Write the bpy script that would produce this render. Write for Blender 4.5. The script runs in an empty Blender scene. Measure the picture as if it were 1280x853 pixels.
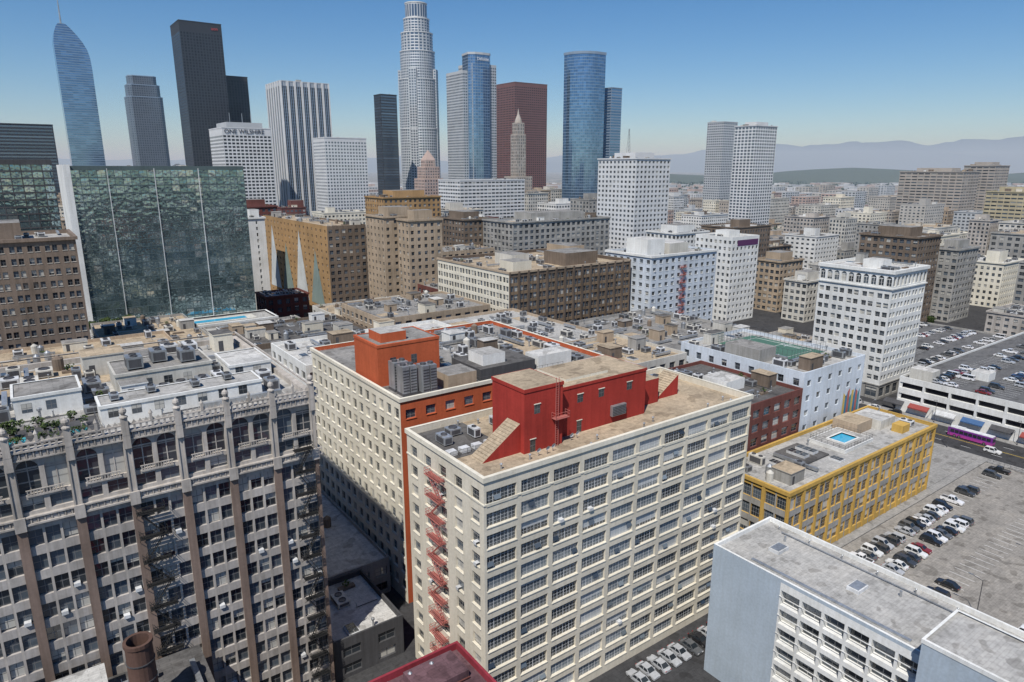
import bpy, math, random
from math import sin, cos, pi, radians, sqrt, atan2, hypot
from mathutils import Vector
R=random.Random(7)
G=radians(36); CA,SA=cos(G),sin(G)
def W2(a,b): return (CA*a-SA*b, SA*a+CA*b)
COL=bpy.context.scene.collection
# ------------------------------------------------------------ materials
def newmat(n):
    m=bpy.data.materials.new(n); m.use_nodes=True
    nt=m.node_tree; b=nt.nodes['Principled BSDF']; return m,nt,b
def ramp(nt,fac,stops):
    r=nt.nodes.new('ShaderNodeValToRGB'); e=r.color_ramp.elements
    e[0].position=stops[0][0]; e[0].color=(*stops[0][1],1); e[1].position=stops[-1][0]; e[1].color=(*stops[-1][1],1)
    for p,c in stops[1:-1]:
        x=e.new(p); x.color=(*c,1)
    nt.links.new(fac,r.inputs[0]); return r.outputs[0]
def mult(nt,a,b,f=1.0,mode='MULTIPLY'):
    m=nt.nodes.new('ShaderNodeMix'); m.data_type='RGBA'; m.blend_type=mode; m.inputs[0].default_value=f
    for i,v in ((6,a),(7,b)):
        if isinstance(v,tuple): m.inputs[i].default_value=(*v,1)
        else: nt.links.new(v,m.inputs[i])
    return m.outputs[2]
def noise(nt,vec,scale,detail=4,rough=.6):
    n=nt.nodes.new('ShaderNodeTexNoise'); n.inputs['Scale'].default_value=scale; n.inputs['Detail'].default_value=detail
    n.inputs['Roughness'].default_value=rough; nt.links.new(vec,n.inputs['Vector']); return n.outputs['Fac']
def objvec(nt,sc=(1,1,1)):
    t=nt.nodes.new('ShaderNodeTexCoord'); oi=nt.nodes.new('ShaderNodeObjectInfo')
    mm=nt.nodes.new('ShaderNodeMath'); mm.operation='MULTIPLY'; mm.inputs[1].default_value=500; nt.links.new(oi.outputs['Random'],mm.inputs[0])
    ad=nt.nodes.new('ShaderNodeVectorMath'); ad.operation='ADD'; nt.links.new(t.outputs['Object'],ad.inputs[0]); nt.links.new(mm.outputs[0],ad.inputs[1])
    mp=nt.nodes.new('ShaderNodeVectorMath'); mp.operation='MULTIPLY'; mp.inputs[1].default_value=sc; nt.links.new(ad.outputs[0],mp.inputs[0])
    return mp.outputs[0]
MC={}
def wall(n,c,dirt=.3,rough=.85,spec=.25,metal=0):
    if n in MC: return MC[n]
    m,nt,b=newmat(n)
    v1=objvec(nt); v2=objvec(nt,(1.3,1.3,.07))
    lo=1-dirt
    a=ramp(nt,noise(nt,v1,.09,4),[(.3,(lo,lo,lo*.98)),(.65,(1.06,1.06,1.05))])
    s=ramp(nt,noise(nt,v2,.9,3,.7),[(.3,(lo+.08,lo+.07,lo+.05)),(.6,(1.03,1.03,1.03))])
    f=ramp(nt,noise(nt,v1,2.3,2),[(.3,(.92,.92,.92)),(.7,(1.05,1.05,1.05))])
    col=mult(nt,mult(nt,mult(nt,c,a),s),f)
    nt.links.new(col,b.inputs['Base Color']); b.inputs['Roughness'].default_value=rough
    b.inputs['Specular IOR Level'].default_value=spec; b.inputs['Metallic'].default_value=metal
    MC[n]=m; return m
def roofm(n,c,dark=.5):
    if n in MC: return MC[n]
    m,nt,b=newmat(n); v=objvec(nt)
    a=ramp(nt,noise(nt,v,.12,6,.7),[(.32,(dark,dark,dark)),(.5,(.93,.93,.93)),(.7,(1.12,1.1,1.07))])
    f=ramp(nt,noise(nt,v,1.1,4,.7),[(.35,(.78,.78,.78)),(.6,(1.05,1.05,1.05))])
    p=ramp(nt,noise(nt,v,.35,1,.4),[(.36,(.62,.61,.6)),(.39,(1,1,1))])
    v2=objvec(nt,(.35,1,1)); br=nt.nodes.new('ShaderNodeTexBrick'); nt.links.new(v2,br.inputs['Vector'])
    br.inputs['Scale'].default_value=.5; br.inputs['Color1'].default_value=(1,1,1,1); br.inputs['Color2'].default_value=(.88,.88,.88,1); br.inputs['Mortar'].default_value=(.72,.72,.72,1); br.inputs['Mortar Size'].default_value=.012
    col=mult(nt,mult(nt,mult(nt,mult(nt,c,a),f),br.outputs[0]),p,.7)
    nt.links.new(col,b.inputs['Base Color']); b.inputs['Roughness'].default_value=.9; b.inputs['Specular IOR Level'].default_value=.2
    MC[n]=m; return m
def glass(n,dark=(.022,.027,.032),blind=(.45,.44,.40),p=.68,nx=2,ny=2,frame=(.12,.12,.12),ft=.05,metal=0.0,rough=.06,ior=1.8,tint=(.10,.125,.15),warp=.15):
    if n in MC: return MC[n]
    m,nt,b=newmat(n); N=nt.nodes; L=nt.links
    at=N.new('ShaderNodeAttribute'); at.attribute_name='rnd'; r=at.outputs['Fac']
    uv=N.new('ShaderNodeUVMap'); sp=N.new('ShaderNodeSeparateXYZ'); L.new(uv.outputs[0],sp.inputs[0])
    def M(op,a,bb=None):
        x=N.new('ShaderNodeMath'); x.operation=op
        for i,v in enumerate((a,bb)):
            if v is None: continue
            if isinstance(v,(int,float)): x.inputs[i].default_value=v
            else: L.new(v,x.inputs[i])
        return x.outputs[0]
    fr=M('FRACT',M('MULTIPLY',r,13.7)); fr2=M('POWER',M('FRACT',M('MULTIPLY',r,37.1)),1.7)
    base=mult(nt,dark,tint,0.5,'MIX'); mx=base.node; L.new(fr2,mx.inputs[0])
    bl=M('MULTIPLY',M('GREATER_THAN',r,p),M('GREATER_THAN',sp.outputs[1],M('SUBTRACT',M('MULTIPLY',fr,1.2),.25)))
    c1=mult(nt,base,blind,1,'MIX'); L.new(bl,c1.node.inputs[0])
    if nx or ny:
        fx=M('GREATER_THAN',M('ABSOLUTE',M('SUBTRACT',M('FRACT',M('MULTIPLY',sp.outputs[0],max(nx,1))),.5)),.5-ft*max(nx,1)*.5)
        fy=M('GREATER_THAN',M('ABSOLUTE',M('SUBTRACT',M('FRACT',M('MULTIPLY',sp.outputs[1],max(ny,1))),.5)),.5-ft*max(ny,1)*.5)
        fm=M('MAXIMUM',fx,fy)
        c2=mult(nt,c1,frame,1,'MIX'); L.new(fm,c2.node.inputs[0]); c1=c2
        rr=M('ADD',M('MULTIPLY',fm,.5),rough); L.new(rr,b.inputs['Roughness'])
    else: b.inputs['Roughness'].default_value=rough
    L.new(c1,b.inputs['Base Color']); b.inputs['Metallic'].default_value=metal; b.inputs['IOR'].default_value=ior
    bp=N.new('ShaderNodeBump'); bp.inputs['Strength'].default_value=warp; bp.inputs['Distance'].default_value=.3
    L.new(noise(nt,objvec(nt),.5,1),bp.inputs['Height']); L.new(bp.outputs[0],b.inputs['Normal'])
    MC[n]=m; return m
def plain(n,c,rough=.6,metal=0,spec=.5):
    if n in MC: return MC[n]
    m,nt,b=newmat(n); v=objvec(nt)
    f=ramp(nt,noise(nt,v,1.5,2),[(.3,(.85,.85,.85)),(.7,(1.08,1.08,1.08))])
    nt.links.new(mult(nt,c,f),b.inputs['Base Color']); b.inputs['Roughness'].default_value=rough; b.inputs['Metallic'].default_value=metal
    b.inputs['Specular IOR Level'].default_value=spec; MC[n]=m; return m
# palette
cream=wall('cream_paint',(.64,.59,.49),.15); cream2=wall('cream_trim',(.69,.65,.55),.15)
white=wall('white_paint',(.70,.70,.68),.18); offw=wall('offwhite_paint',(.57,.55,.50),.25)
grey=wall('grey_concrete',(.35,.34,.32),.3); dgrey=wall('dark_grey',(.08,.08,.085),.3)
terra=wall('pale_terracotta',(.49,.45,.41),.35); terra2=wall('terracotta_spandrel',(.43,.40,.375),.35)
brick=wall('brown_brick',(.23,.17,.14),.3); redb=wall('maroon_brick',(.16,.06,.05),.3)
tan=wall('tan_stucco',(.43,.34,.25),.28); ochre=wall('ochre_stucco',(.40,.25,.12),.25); brown=wall('brown_stone',(.20,.155,.12),.35)
red=wall('red_paint',(.36,.04,.03),.25); orange=wall('orange_paint',(.48,.11,.045),.2); yellow=wall('yellow_paint',(.50,.32,.085),.2)
lblue=wall('pale_blue_paint',(.36,.42,.48),.12); bluew=wall('bluish_white_paint',(.57,.62,.68),.2)
pinkp=wall('pink_iron',(.42,.14,.12),.2); black=wall('black_iron',(.03,.03,.03),.2,.5)
metal=wall('galvanised_metal',(.50,.52,.54),.35,.4,.5,.6); dmetal=wall('dark_metal',(.12,.12,.13),.3,.5,.5,.4)
whmetal=wall('white_metal',(.64,.65,.66),.3,.5)
rg=roofm('grey_roof',(.29,.28,.262)); rw=roofm('white_roof',(.58,.57,.54),.65); rt=roofm('tan_roof',(.46,.37,.26),.7); rd=roofm('dark_roof',(.13,.125,.12)); rm=roofm('maroon_roof',(.16,.09,.10)); rlg=roofm('light_roof',(.44,.43,.405),.62)
g1=glass('window_glass',nx=2,ny=2); g0=glass('far_glass',nx=0,ny=0,p=.82,blind=(.3,.3,.28)); g3=glass('steel_sash_glass',nx=0,ny=0,p=.66,dark=(.03,.036,.042),blind=(.46,.48,.48),tint=(.20,.235,.26))
gb=glass('loft_glass',nx=2,ny=3,p=.66,frame=(.25,.24,.22),ft=.04)
gcw=glass('curtain_glass',(.20,.29,.31),nx=2,ny=1,p=.9,metal=.82,tint=(.42,.54,.56),blind=(.5,.56,.55),frame=(.06,.08,.085),ft=.025,rough=.03,warp=.35)
gblue=glass('blue_tower_glass',(.12,.22,.34),nx=0,ny=0,p=2,metal=.8,tint=(.20,.34,.50),rough=.07)
gblue2=glass('grey_blue_glass',(.09,.125,.165),nx=0,ny=0,p=2,metal=.6,tint=(.17,.22,.28),rough=.1)
gdark=glass('dark_tower_glass',(.012,.014,.02),nx=0,ny=0,p=2,metal=.1,tint=(.03,.034,.042),rough=.15,ior=1.45)
fw=wall('pale_granite',(.42,.44,.46),.08); fwh=wall('bright_panel',(.58,.59,.60),.08); fdk=wall('dark_granite',(.035,.04,.05),.08); fmar=wall('red_granite',(.17,.085,.08),.08); fbl=wall('blue_grey_panel',(.20,.26,.34),.08); fpk=wall('pink_stone',(.42,.32,.28),.1); ftn=wall('hazy_tan',(.38,.34,.30),.15)  # far palette: some distance haze is mixed into these base colours
# ------------------------------------------------------------ mesh builder
class MB:
    def __init__(s): s.v=[];s.f=[];s.m=[];s.uv=[];s.r=[];s.mats=[];s.mi={}
    def mid(s,m):
        i=s.mi.get(m.name)
        if i is None: i=len(s.mats); s.mats.append(m); s.mi[m.name]=i
        return i
    def poly(s,pts,m,rnd=0.0,uv=None):
        k=len(s.v); n=len(pts); s.v.extend(pts); s.f.append(tuple(range(k,k+n))); s.m.append(s.mid(m)); s.r.append(rnd)
        s.uv.extend(uv if uv else ((0,0,1,0,1,1,0,1) if n==4 else (0.5,.5)*n))
    def box(s,a0,a1,b0,b1,z0,z1,m,top=None,bottom=False):
        p=s.poly
        p([(a0,b0,z0),(a1,b0,z0),(a1,b0,z1),(a0,b0,z1)],m); p([(a1,b0,z0),(a1,b1,z0),(a1,b1,z1),(a1,b0,z1)],m)
        p([(a1,b1,z0),(a0,b1,z0),(a0,b1,z1),(a1,b1,z1)],m); p([(a0,b1,z0),(a0,b0,z0),(a0,b0,z1),(a0,b1,z1)],m)
        p([(a0,b0,z1),(a1,b0,z1),(a1,b1,z1),(a0,b1,z1)],top or m)
        if bottom: p([(a0,b1,z0),(a1,b1,z0),(a1,b0,z0),(a0,b0,z0)],m)
    def lathe(s,a,b,prof,m,n=10,cap=None):
        for i in range(n):
            t0=2*pi*i/n; t1=2*pi*(i+1)/n
            for (r0,z0),(r1,z1) in zip(prof,prof[1:]):
                q=[(a+r0*cos(t0),b+r0*sin(t0),z0),(a+r0*cos(t1),b+r0*sin(t1),z0),(a+r1*cos(t1),b+r1*sin(t1),z1),(a+r1*cos(t0),b+r1*sin(t0),z1)]
                if r1<1e-6: q=q[:3]
                elif r0<1e-6: q=[q[0],q[2],q[3]]
                s.poly(q,m)
        r,z=prof[-1]
        if r>1e-6: s.poly([(a+r*cos(2*pi*i/n),b+r*sin(2*pi*i/n),z) for i in range(n)],cap or m)
    def beam(s,p,q,w,m):
        p=Vector(p);q=Vector(q);d=(q-p).normalized(); x=d.cross(Vector((0,0,1)))
        if x.length<.01: x=Vector((1,0,0))
        x.normalize(); y=d.cross(x); h=w/2
        c=[x*h+y*h,-x*h+y*h,-x*h-y*h,x*h-y*h]
        for i in range(4):
            j=(i+1)%4; s.poly([tuple(p+c[i]),tuple(p+c[j]),tuple(q+c[j]),tuple(q+c[i])],m)
    def make(s,name,grid=True,loc=None):
        me=bpy.data.meshes.new(name)
        if grid:
            xs=[v[0] for v in s.v]; ys=[v[1] for v in s.v]
            ac=(min(xs)+max(xs))/2; bc=(min(ys)+max(ys))/2
            vv=[(x-ac,y-bc,z) for x,y,z in s.v]
        else: vv=s.v; ac=bc=0
        me.from_pydata(vv,[],s.f)
        for m in s.mats: me.materials.append(m)
        me.polygons.foreach_set('material_index',s.m)
        ul=me.uv_layers.new(name='UVMap'); ul.data.foreach_set('uv',s.uv)
        at=me.attributes.new('rnd','FLOAT','FACE'); at.data.foreach_set('value',s.r)
        me.update()
        o=bpy.data.objects.new(name,me); COL.objects.link(o)
        if grid:
            x,y=W2(ac,bc); o.location=(x,y,0); o.rotation_euler[2]=G; o['c']=(ac,bc)
        return o
def S(**k):
    d=dict(bay=4,k=1,pw=.35,g=.1,fh=3.8,hf=.55,dep=.35,wm=white,gm=g1,sp=None,pm=None,mm=None,pier=0,bars=None,sill=None,base=0,top=1.2,rev=True,sides=None,ac=0)
    d.update(k); return d
def facade(mb,p,q,z0,z1,s,arch=False):
    L=hypot(q[0]-p[0],q[1]-p[1]); ux,uy=(q[0]-p[0])/L,(q[1]-p[1])/L; nx,ny=uy,-ux
    nb=max(1,round(L/s['bay'])); bw=L/nb; pw=s['pw']*bw; k=s['k']; g=s['g']*bw; ww=(bw-pw-(k-1)*g)/k
    def P(x,z,d=0.0): return (p[0]+ux*x-nx*d,p[1]+uy*x-ny*d,z)
    def Q(x0,x1,za,zb,m,d=0.0): mb.poly([P(x0,za,d),P(x1,za,d),P(x1,zb,d),P(x0,zb,d)],m)
    wm=s['wm'];gm=s['gm'];sp=s['sp'] or wm;pm=s['pm'] or wm;mmm=s['mm'] or wm; dep=s['dep']
    zb=z0+s['base']; zt=z1-s['top']; nr=max(1,round((zt-zb)/s['fh'])); ch=(zt-zb)/nr; wh=ch*s['hf']; so=ch*(1-s['hf'])*.5
    xs=[]
    for i in range(nb):
        for j in range(k):
            x=i*bw+pw/2+j*(ww+g); xs.append((x,x+ww))
    prev=0; pr=s['pier']
    for i in range(len(xs)+1):
        x1=xs[i][0] if i<len(xs) else L
        major=(i%k==0); m=pm if major else mmm
        if pr and major:
            Q(prev,x1,z0,z1,m,-pr)
            mb.poly([P(prev,z0,0),P(prev,z0,-pr),P(prev,z1,-pr),P(prev,z1,0)],m); mb.poly([P(x1,z0,-pr),P(x1,z0,0),P(x1,z1,0),P(x1,z1,-pr)],m)
            mb.poly([P(prev,z1,-pr),P(x1,z1,-pr),P(x1,z1,0),P(prev,z1,0)],m)
        else: Q(prev,x1,z0,z1,m)
        if i<len(xs): prev=xs[i][1]
    rv=s['rev'] and dep>0
    for (x0,x1) in xs:
        zl=z0
        for r in range(nr):
            a=zb+r*ch+so; b=a+wh
            Q(x0,x1,zl,a,sp if r else wm); zl=b
            rn=R.random()
            if arch:
                ra=(x1-x0)/2; zc=b-ra; cx=(x0+x1)/2; n=8
                pts=[(cx+ra*cos(pi*t/n),zc+ra*sin(pi*t/n)) for t in range(n+1)]
                for t in range(n):
                    (xa,za),(xb,zb2)=pts[t+1],pts[t]
                    mb.poly([P(xa,za),P(xb,zb2),P(xb,b),P(xa,b)],sp)
                    mb.poly([P(xa,za),P(xa,za,dep),P(xb,zb2,dep),P(xb,zb2)],wm)
                mb.poly([P(x0,a,dep),P(x1,a,dep)]+[P(x,z,dep) for x,z in pts],gm,rn,[0,0,1,0]+[c for x,z in pts for c in ((x-x0)/(x1-x0),(z-a)/(b-a))])
                mb.poly([P(x0,a),P(x0,a,dep),P(x0,zc,dep),P(x0,zc)],wm); mb.poly([P(x1,a,dep),P(x1,a),P(x1,zc),P(x1,zc,dep)],wm); mb.poly([P(x0,a),P(x1,a),P(x1,a,dep),P(x0,a,dep)],wm)
                Q(x0+.05,x1-.05,zc-.12,zc+.12,mmm,dep-.08); Q(cx-.07,cx+.07,a+.02,zc-.13,mmm,dep-.08)
                continue
            mb.poly([P(x0,a,dep),P(x1,a,dep),P(x1,b,dep),P(x0,b,dep)],gm,rn)
            if rv:
                mb.poly([P(x0,a),P(x1,a),P(x1,a,dep),P(x0,a,dep)],wm); mb.poly([P(x0,b,dep),P(x1,b,dep),P(x1,b),P(x0,b)],wm)
                mb.poly([P(x0,a),P(x0,a,dep),P(x0,b,dep),P(x0,b)],wm); mb.poly([P(x1,a,dep),P(x1,a),P(x1,b),P(x1,b,dep)],wm)
            if s['bars']:
                bx,by,bm,bt=s['bars']
                for i in range(1,bx):
                    x=x0+(x1-x0)*i/bx; t=bt*(2.2 if i%2==0 else 1); Q(x-t,x+t,a,b,bm,dep-.05)
                for i in range(1,by):
                    z=a+(b-a)*i/by; Q(x0,x1,z-bt,z+bt,bm,dep-.053)
                if R.random()<.3: # tilted open vent pane
                    i=R.randrange(0,bx-1,2); xa=x0+(x1-x0)*i/bx+.08; xb=x0+(x1-x0)*(i+2)/bx-.08; z=a+(b-a)*R.choice((.25,.5)); h=(b-a)*.25
                    mb.poly([P(xa,z,dep-.45),P(xb,z,dep-.45),P(xb,z+h,dep-.06),P(xa,z+h,dep-.06)],gm,R.random()*.6)
            if s['sill']:
                m=s['sill']; A,B,C,D=P(x0-.08,a-.16,-.12),P(x1+.08,a-.16,-.12),P(x1+.08,a-.02,-.12),P(x0-.08,a-.02,-.12)
                mb.poly([A,B,C,D],m); mb.poly([D,C,P(x1+.08,a-.02,0),P(x0-.08,a-.02,0)],m)
            if s['ac'] and R.random()<s['ac']:
                xm=x0+(x1-x0)*R.choice((.3,.6))
                Q(xm-.4,xm+.4,a,a+.5,whmetal,-.35); mb.poly([P(xm-.4,a+.5,-.35),P(xm+.4,a+.5,-.35),P(xm+.4,a+.5,dep),P(xm-.4,a+.5,dep)],whmetal)
                mb.poly([P(xm-.4,a,dep),P(xm-.4,a,-.35),P(xm-.4,a+.5,-.35),P(xm-.4,a+.5,dep)],whmetal)
        Q(x0,x1,zl,z1,wm)
def rect(a0,a1,b0,b1): return [(a0,b0),(a1,b0),(a1,b1),(a0,b1)]
def offs(pl,d):
    n=len(pl); out=[]
    for i in range(n):
        p0,p1,p2=pl[i-1],pl[i],pl[(i+1)%n]
        def nn(a,b):
            l=hypot(b[0]-a[0],b[1]-a[1]); return ((b[1]-a[1])/l,-(b[0]-a[0])/l)
        n1,n2=nn(p0,p1),nn(p1,p2); k=1+n1[0]*n2[0]+n1[1]*n2[1]
        out.append((p1[0]+d*(n1[0]+n2[0])/k,p1[1]+d*(n1[1]+n2[1])/k))
    return out
def ringband(mb,pl,z0,z1,d,m,inner=0.0):
    o=offs(pl,d); i_=offs(pl,inner); n=len(pl)
    for i in range(n):
        j=(i+1)%n
        mb.poly([(*o[i],z0),(*o[j],z0),(*o[j],z1),(*o[i],z1)],m)
        mb.poly([(*o[i],z1),(*o[j],z1),(*i_[j],z1),(*i_[i],z1)],m)
        mb.poly([(*i_[i],z0),(*i_[j],z0),(*o[j],z0),(*o[i],z0)],m)
def roof(mb,pl,z1,ph,m,wm,t=.35):
    i_=offs(pl,-t); n=len(pl)
    for i in range(n):
        j=(i+1)%n
        mb.poly([(*pl[i],z1),(*pl[j],z1),(*i_[j],z1),(*i_[i],z1)],wm)
        mb.poly([(*i_[j],z1-ph),(*i_[i],z1-ph),(*i_[i],z1),(*i_[j],z1)],wm)
    mb.poly([(*p,z1-ph) for p in i_],m)
def acunit(mb,a,b,z,w,l,h,m):
    mb.box(a,a+w,b,b+l,z+.25,z+h,m,bottom=True)
    for x in (a+.1,a+w-.25):
        mb.box(x,x+.15,b+.1,b+l-.1,z,z+.25,dmetal)
    nf=max(1,int(l/1.6))
    for i in range(nf):
        cb=b+l*(i+.5)/nf; r=min(w,l/nf)*.36
        mb.lathe(a+w/2,cb,[(r,z+h),(r,z+h+.18),(r*.85,z+h+.18),(r*.85,z+h+.05),(0,z+h+.05)],dmetal,10)
    mb.poly([(a-.012,b+l*.9,z+.4),(a-.012,b+l*.1,z+.4),(a-.012,b+l*.1,z+h*.85),(a-.012,b+l*.9,z+h*.85)],dmetal)
    mb.poly([(a+w*.12,b-.012,z+.4),(a+w*.88,b-.012,z+.4),(a+w*.88,b-.012,z+h*.85),(a+w*.12,b-.012,z+h*.85)],dmetal)
leafA=wall('foliage_dark',(.045,.075,.025),.3); leafB=wall('foliage_light',(.09,.13,.04),.3); bark=wall('bark',(.12,.08,.05),.3)
def leaves(mb,c,r,n,rg_,size=.45):
    for i in range(n):
        d=Vector((rg_.gauss(0,1),rg_.gauss(0,1),rg_.gauss(0,1))).normalized()*r*rg_.uniform(.45,1.05); d.z*=.75
        p=Vector(c)+d; u=Vector((rg_.gauss(0,1),rg_.gauss(0,1),rg_.gauss(0,.6))).normalized(); v=u.cross(Vector((rg_.gauss(0,1),rg_.gauss(0,1),rg_.gauss(0,1)))).normalized()
        s=size*rg_.uniform(.5,1.2); mb.poly([tuple(p-u*s),tuple(p-v*s*.6),tuple(p+u*s),tuple(p+v*s*.6)],leafB if (d.z>0 and rg_.random()<.6) else leafA)
def clutter(mb,a0,a1,b0,b1,z,n,rg_,avoid=()):
    used=list(avoid); tries=0; c=0
    while c<n and tries<n*6:
        tries+=1; t=rg_.random()
        if t<.40: w,l,k=rg_.uniform(1.2,2.8),rg_.uniform(1.5,4.5),'ac'
        elif t<.51: w,l,k=rg_.uniform(3,7),rg_.uniform(3,6),'pent'
        elif t<.65: w,l,k=rg_.choice([(.7,rg_.uniform(4,12)),(rg_.uniform(4,12),.7)])+('duct',)
        elif t<.71: w,l,k=2,2,'tank'
        elif t<.79: w,l,k=2.2,3.2,'sky'
        elif t<.86: w,l,k=rg_.uniform(4,9),rg_.uniform(4,8),'deck'
        elif t<.91: w,l,k=rg_.uniform(2,4),1.2,'plant'
        else: w,l,k=.5,.5,'vent'
        if a1-a0-w-1<1 or b1-b0-l-1<1: continue
        a=rg_.uniform(a0+.7,a1-w-.5); b=rg_.uniform(b0+.7,b1-l-.5)
        if any(a<u[1]+.4 and a+w>u[0]-.4 and b<u[3]+.4 and b+l>u[2]-.4 for u in used): continue
        used.append((a,a+w,b,b+l)); c+=1
        if k=='ac': acunit(mb,a,b,z,w,l,rg_.uniform(1.1,2.4),rg_.choice([metal,whmetal,metal,offw]))
        elif k=='pent':
            h=rg_.uniform(2.4,4.2); m=rg_.choice([white,offw,grey,cream,tan,brown]); mb.box(a,a+w,b,b+l,z,z+h-.2,m); mb.box(a-.15,a+w+.15,b-.15,b+l+.15,z+h-.2,z+h,m,rg_.choice([rg,rw,rd,rt]),True)
            mb.poly([(a+.8,b-.02,z),(a+1.7,b-.02,z),(a+1.7,b-.02,z+2.1),(a+.8,b-.02,z+2.1)],dgrey)
        elif k=='duct':
            mb.box(a,a+w,b,b+l,z+.5,z+1.2,metal,bottom=True)
            for f in (.1,.5,.85): mb.box(a+w*f,a+w*f+.1,b+l*f,b+l*f+.1,z,z+.5,dmetal)
        elif k=='tank': mb.lathe(a+1,b+1,[(.9,z),(.9,z+2.2),(.2,z+2.8)],rg_.choice([metal,offw,brown]),12)
        elif k=='deck': mb.box(a,a+w,b,b+l,z,z+.12,rg_.choice([rt,rd,brown,rw,rt])) 
        elif k=='sky':
            mb.box(a,a+w,b,b+l,z,z+.4,whmetal); mb.box(a+.2,a+w-.2,b+.2,b+l-.2,z+.4,z+.55,gb)
        elif k=='plant':
            mb.box(a,a+w,b,b+l,z,z+.5,brown)
            if rg_.random()<.6: leaves(mb,(a+w/2,b+l/2,z+1.1),.9,35,rg_,.3)
        else: mb.lathe(a,b,[(.18,z),(.18,z+1.4),(.35,z+1.4),(.35,z+1.7),(0,z+1.9)],metal,8)
    for i in range(n//4):
        a=rg_.uniform(a0+1,a1-1); b=rg_.uniform(b0+1,b1-1)
        mb.lathe(a,b,[(.1,z),(.1,z+.9),(.2,z+.95),(0,z+1.1)],metal,6)
        q=(min(a1-.6,a+rg_.uniform(4,14)),b) if rg_.random()<.5 else (a,min(b1-.6,b+rg_.uniform(4,14)))
        mb.beam((a,b,z+.15),(*q,z+.15),.12,rg_.choice([dmetal,whmetal]))
NAMED=[]
def reg(a0,a1,b0,b1): NAMED.append((a0,a1,b0,b1))
def building(name,r,z1,s,rf=rg,ph=1.0,cl=0,sides=None,corn=None,extra=None,faces=(0,1,2,3),avoid=(),seed=0,plinth=None):
    mb=MB(); pl=rect(*r) if len(r)==4 and not isinstance(r[0],tuple) else list(r)
    if not isinstance(r[0],tuple): reg(*r)
    else:
        xs=[p[0] for p in r]; ys=[p[1] for p in r]; reg(min(xs),max(xs),min(ys),max(ys))
    n=len(pl)
    for i in range(n):
        p,q=pl[i],pl[(i+1)%n]; ss=s
        if sides and i in sides: ss=sides[i]
        if ss is None or (n==4 and i not in faces): mb.poly([(*p,0),(*q,0),(*q,z1),(*p,z1)],s['wm'])
        else: facade(mb,p,q,0,z1,ss)
    roof(mb,pl,z1,ph,rf,s['wm'])
    for c in (corn or []): ringband(mb,pl,*c)
    if cl and n==4:
        clutter(mb,pl[0][0]+.5,pl[1][0]-.5,pl[0][1]+.5,pl[2][1]-.5,z1-ph,cl,random.Random(seed+17),avoid)
    if extra: extra(mb)
    return mb.make(name)
def fire_escape(mb,p,q,sc,w,zs,m,dep=1.1):
    L=hypot(q[0]-p[0],q[1]-p[1]); ux,uy=(q[0]-p[0])/L,(q[1]-p[1])/L; nx,ny=uy,-ux
    def P(x,z,d): return (p[0]+ux*x+nx*d,p[1]+uy*x+ny*d,z)
    for i,z in enumerate(zs):
        s0,s1=sc-w/2,sc+w/2
        for k in range(5):
            d=.15+k*(dep-.15)/4; mb.beam(P(s0,z,d),P(s1,z,d),.13,m)
        for h in (.5,1.0):
            mb.beam(P(s0,z+h,dep),P(s1,z+h,dep),.06,m)
            for x in (s0,s1): mb.beam(P(x,z+h,.05),P(x,z+h,dep),.06,m)
        nbar=int(w/.45)
        for k in range(nbar+1):
            x=s0+w*k/nbar; mb.beam(P(x,z,dep),P(x,z+1,dep),.035,m)
        for x in (s0,s1): mb.beam(P(x,z-.9,.03),P(x,z,dep),.06,m)
        if i<len(zs)-1:
            z2=zs[i+1]; xa,xb=(s0+.4,s1-.4) if i%2==0 else (s1-.4,s0+.4)
            for d in (.4,.95):
                mb.beam(P(xa,z,d),P(xb,z2,d),.09,m); mb.beam(P(xa,z+.9,d),P(xb,z2+.9,d),.05,m)
            for k in range(1,10):
                t=k/10; mb.beam(P(xa+(xb-xa)*t,z+(z2-z)*t,.4),P(xa+(xb-xa)*t,z+(z2-z)*t,.95),.1,m)
def railing(mb,pts,z,h,m,closed=False):
    n=len(pts)
    for i in range(n if closed else n-1):
        p,q=pts[i],pts[(i+1)%n]; L=hypot(q[0]-p[0],q[1]-p[1]); k=max(1,int(L/1.5))
        for hh in (h*.5,h): mb.beam((*p,z+hh),(*q,z+hh),.05,m)
        for j in range(k+1):
            t=j/k; x,y=p[0]+(q[0]-p[0])*t,p[1]+(q[1]-p[1])*t; mb.beam((x,y,z),(x,y,z+h),.05,m)
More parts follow.
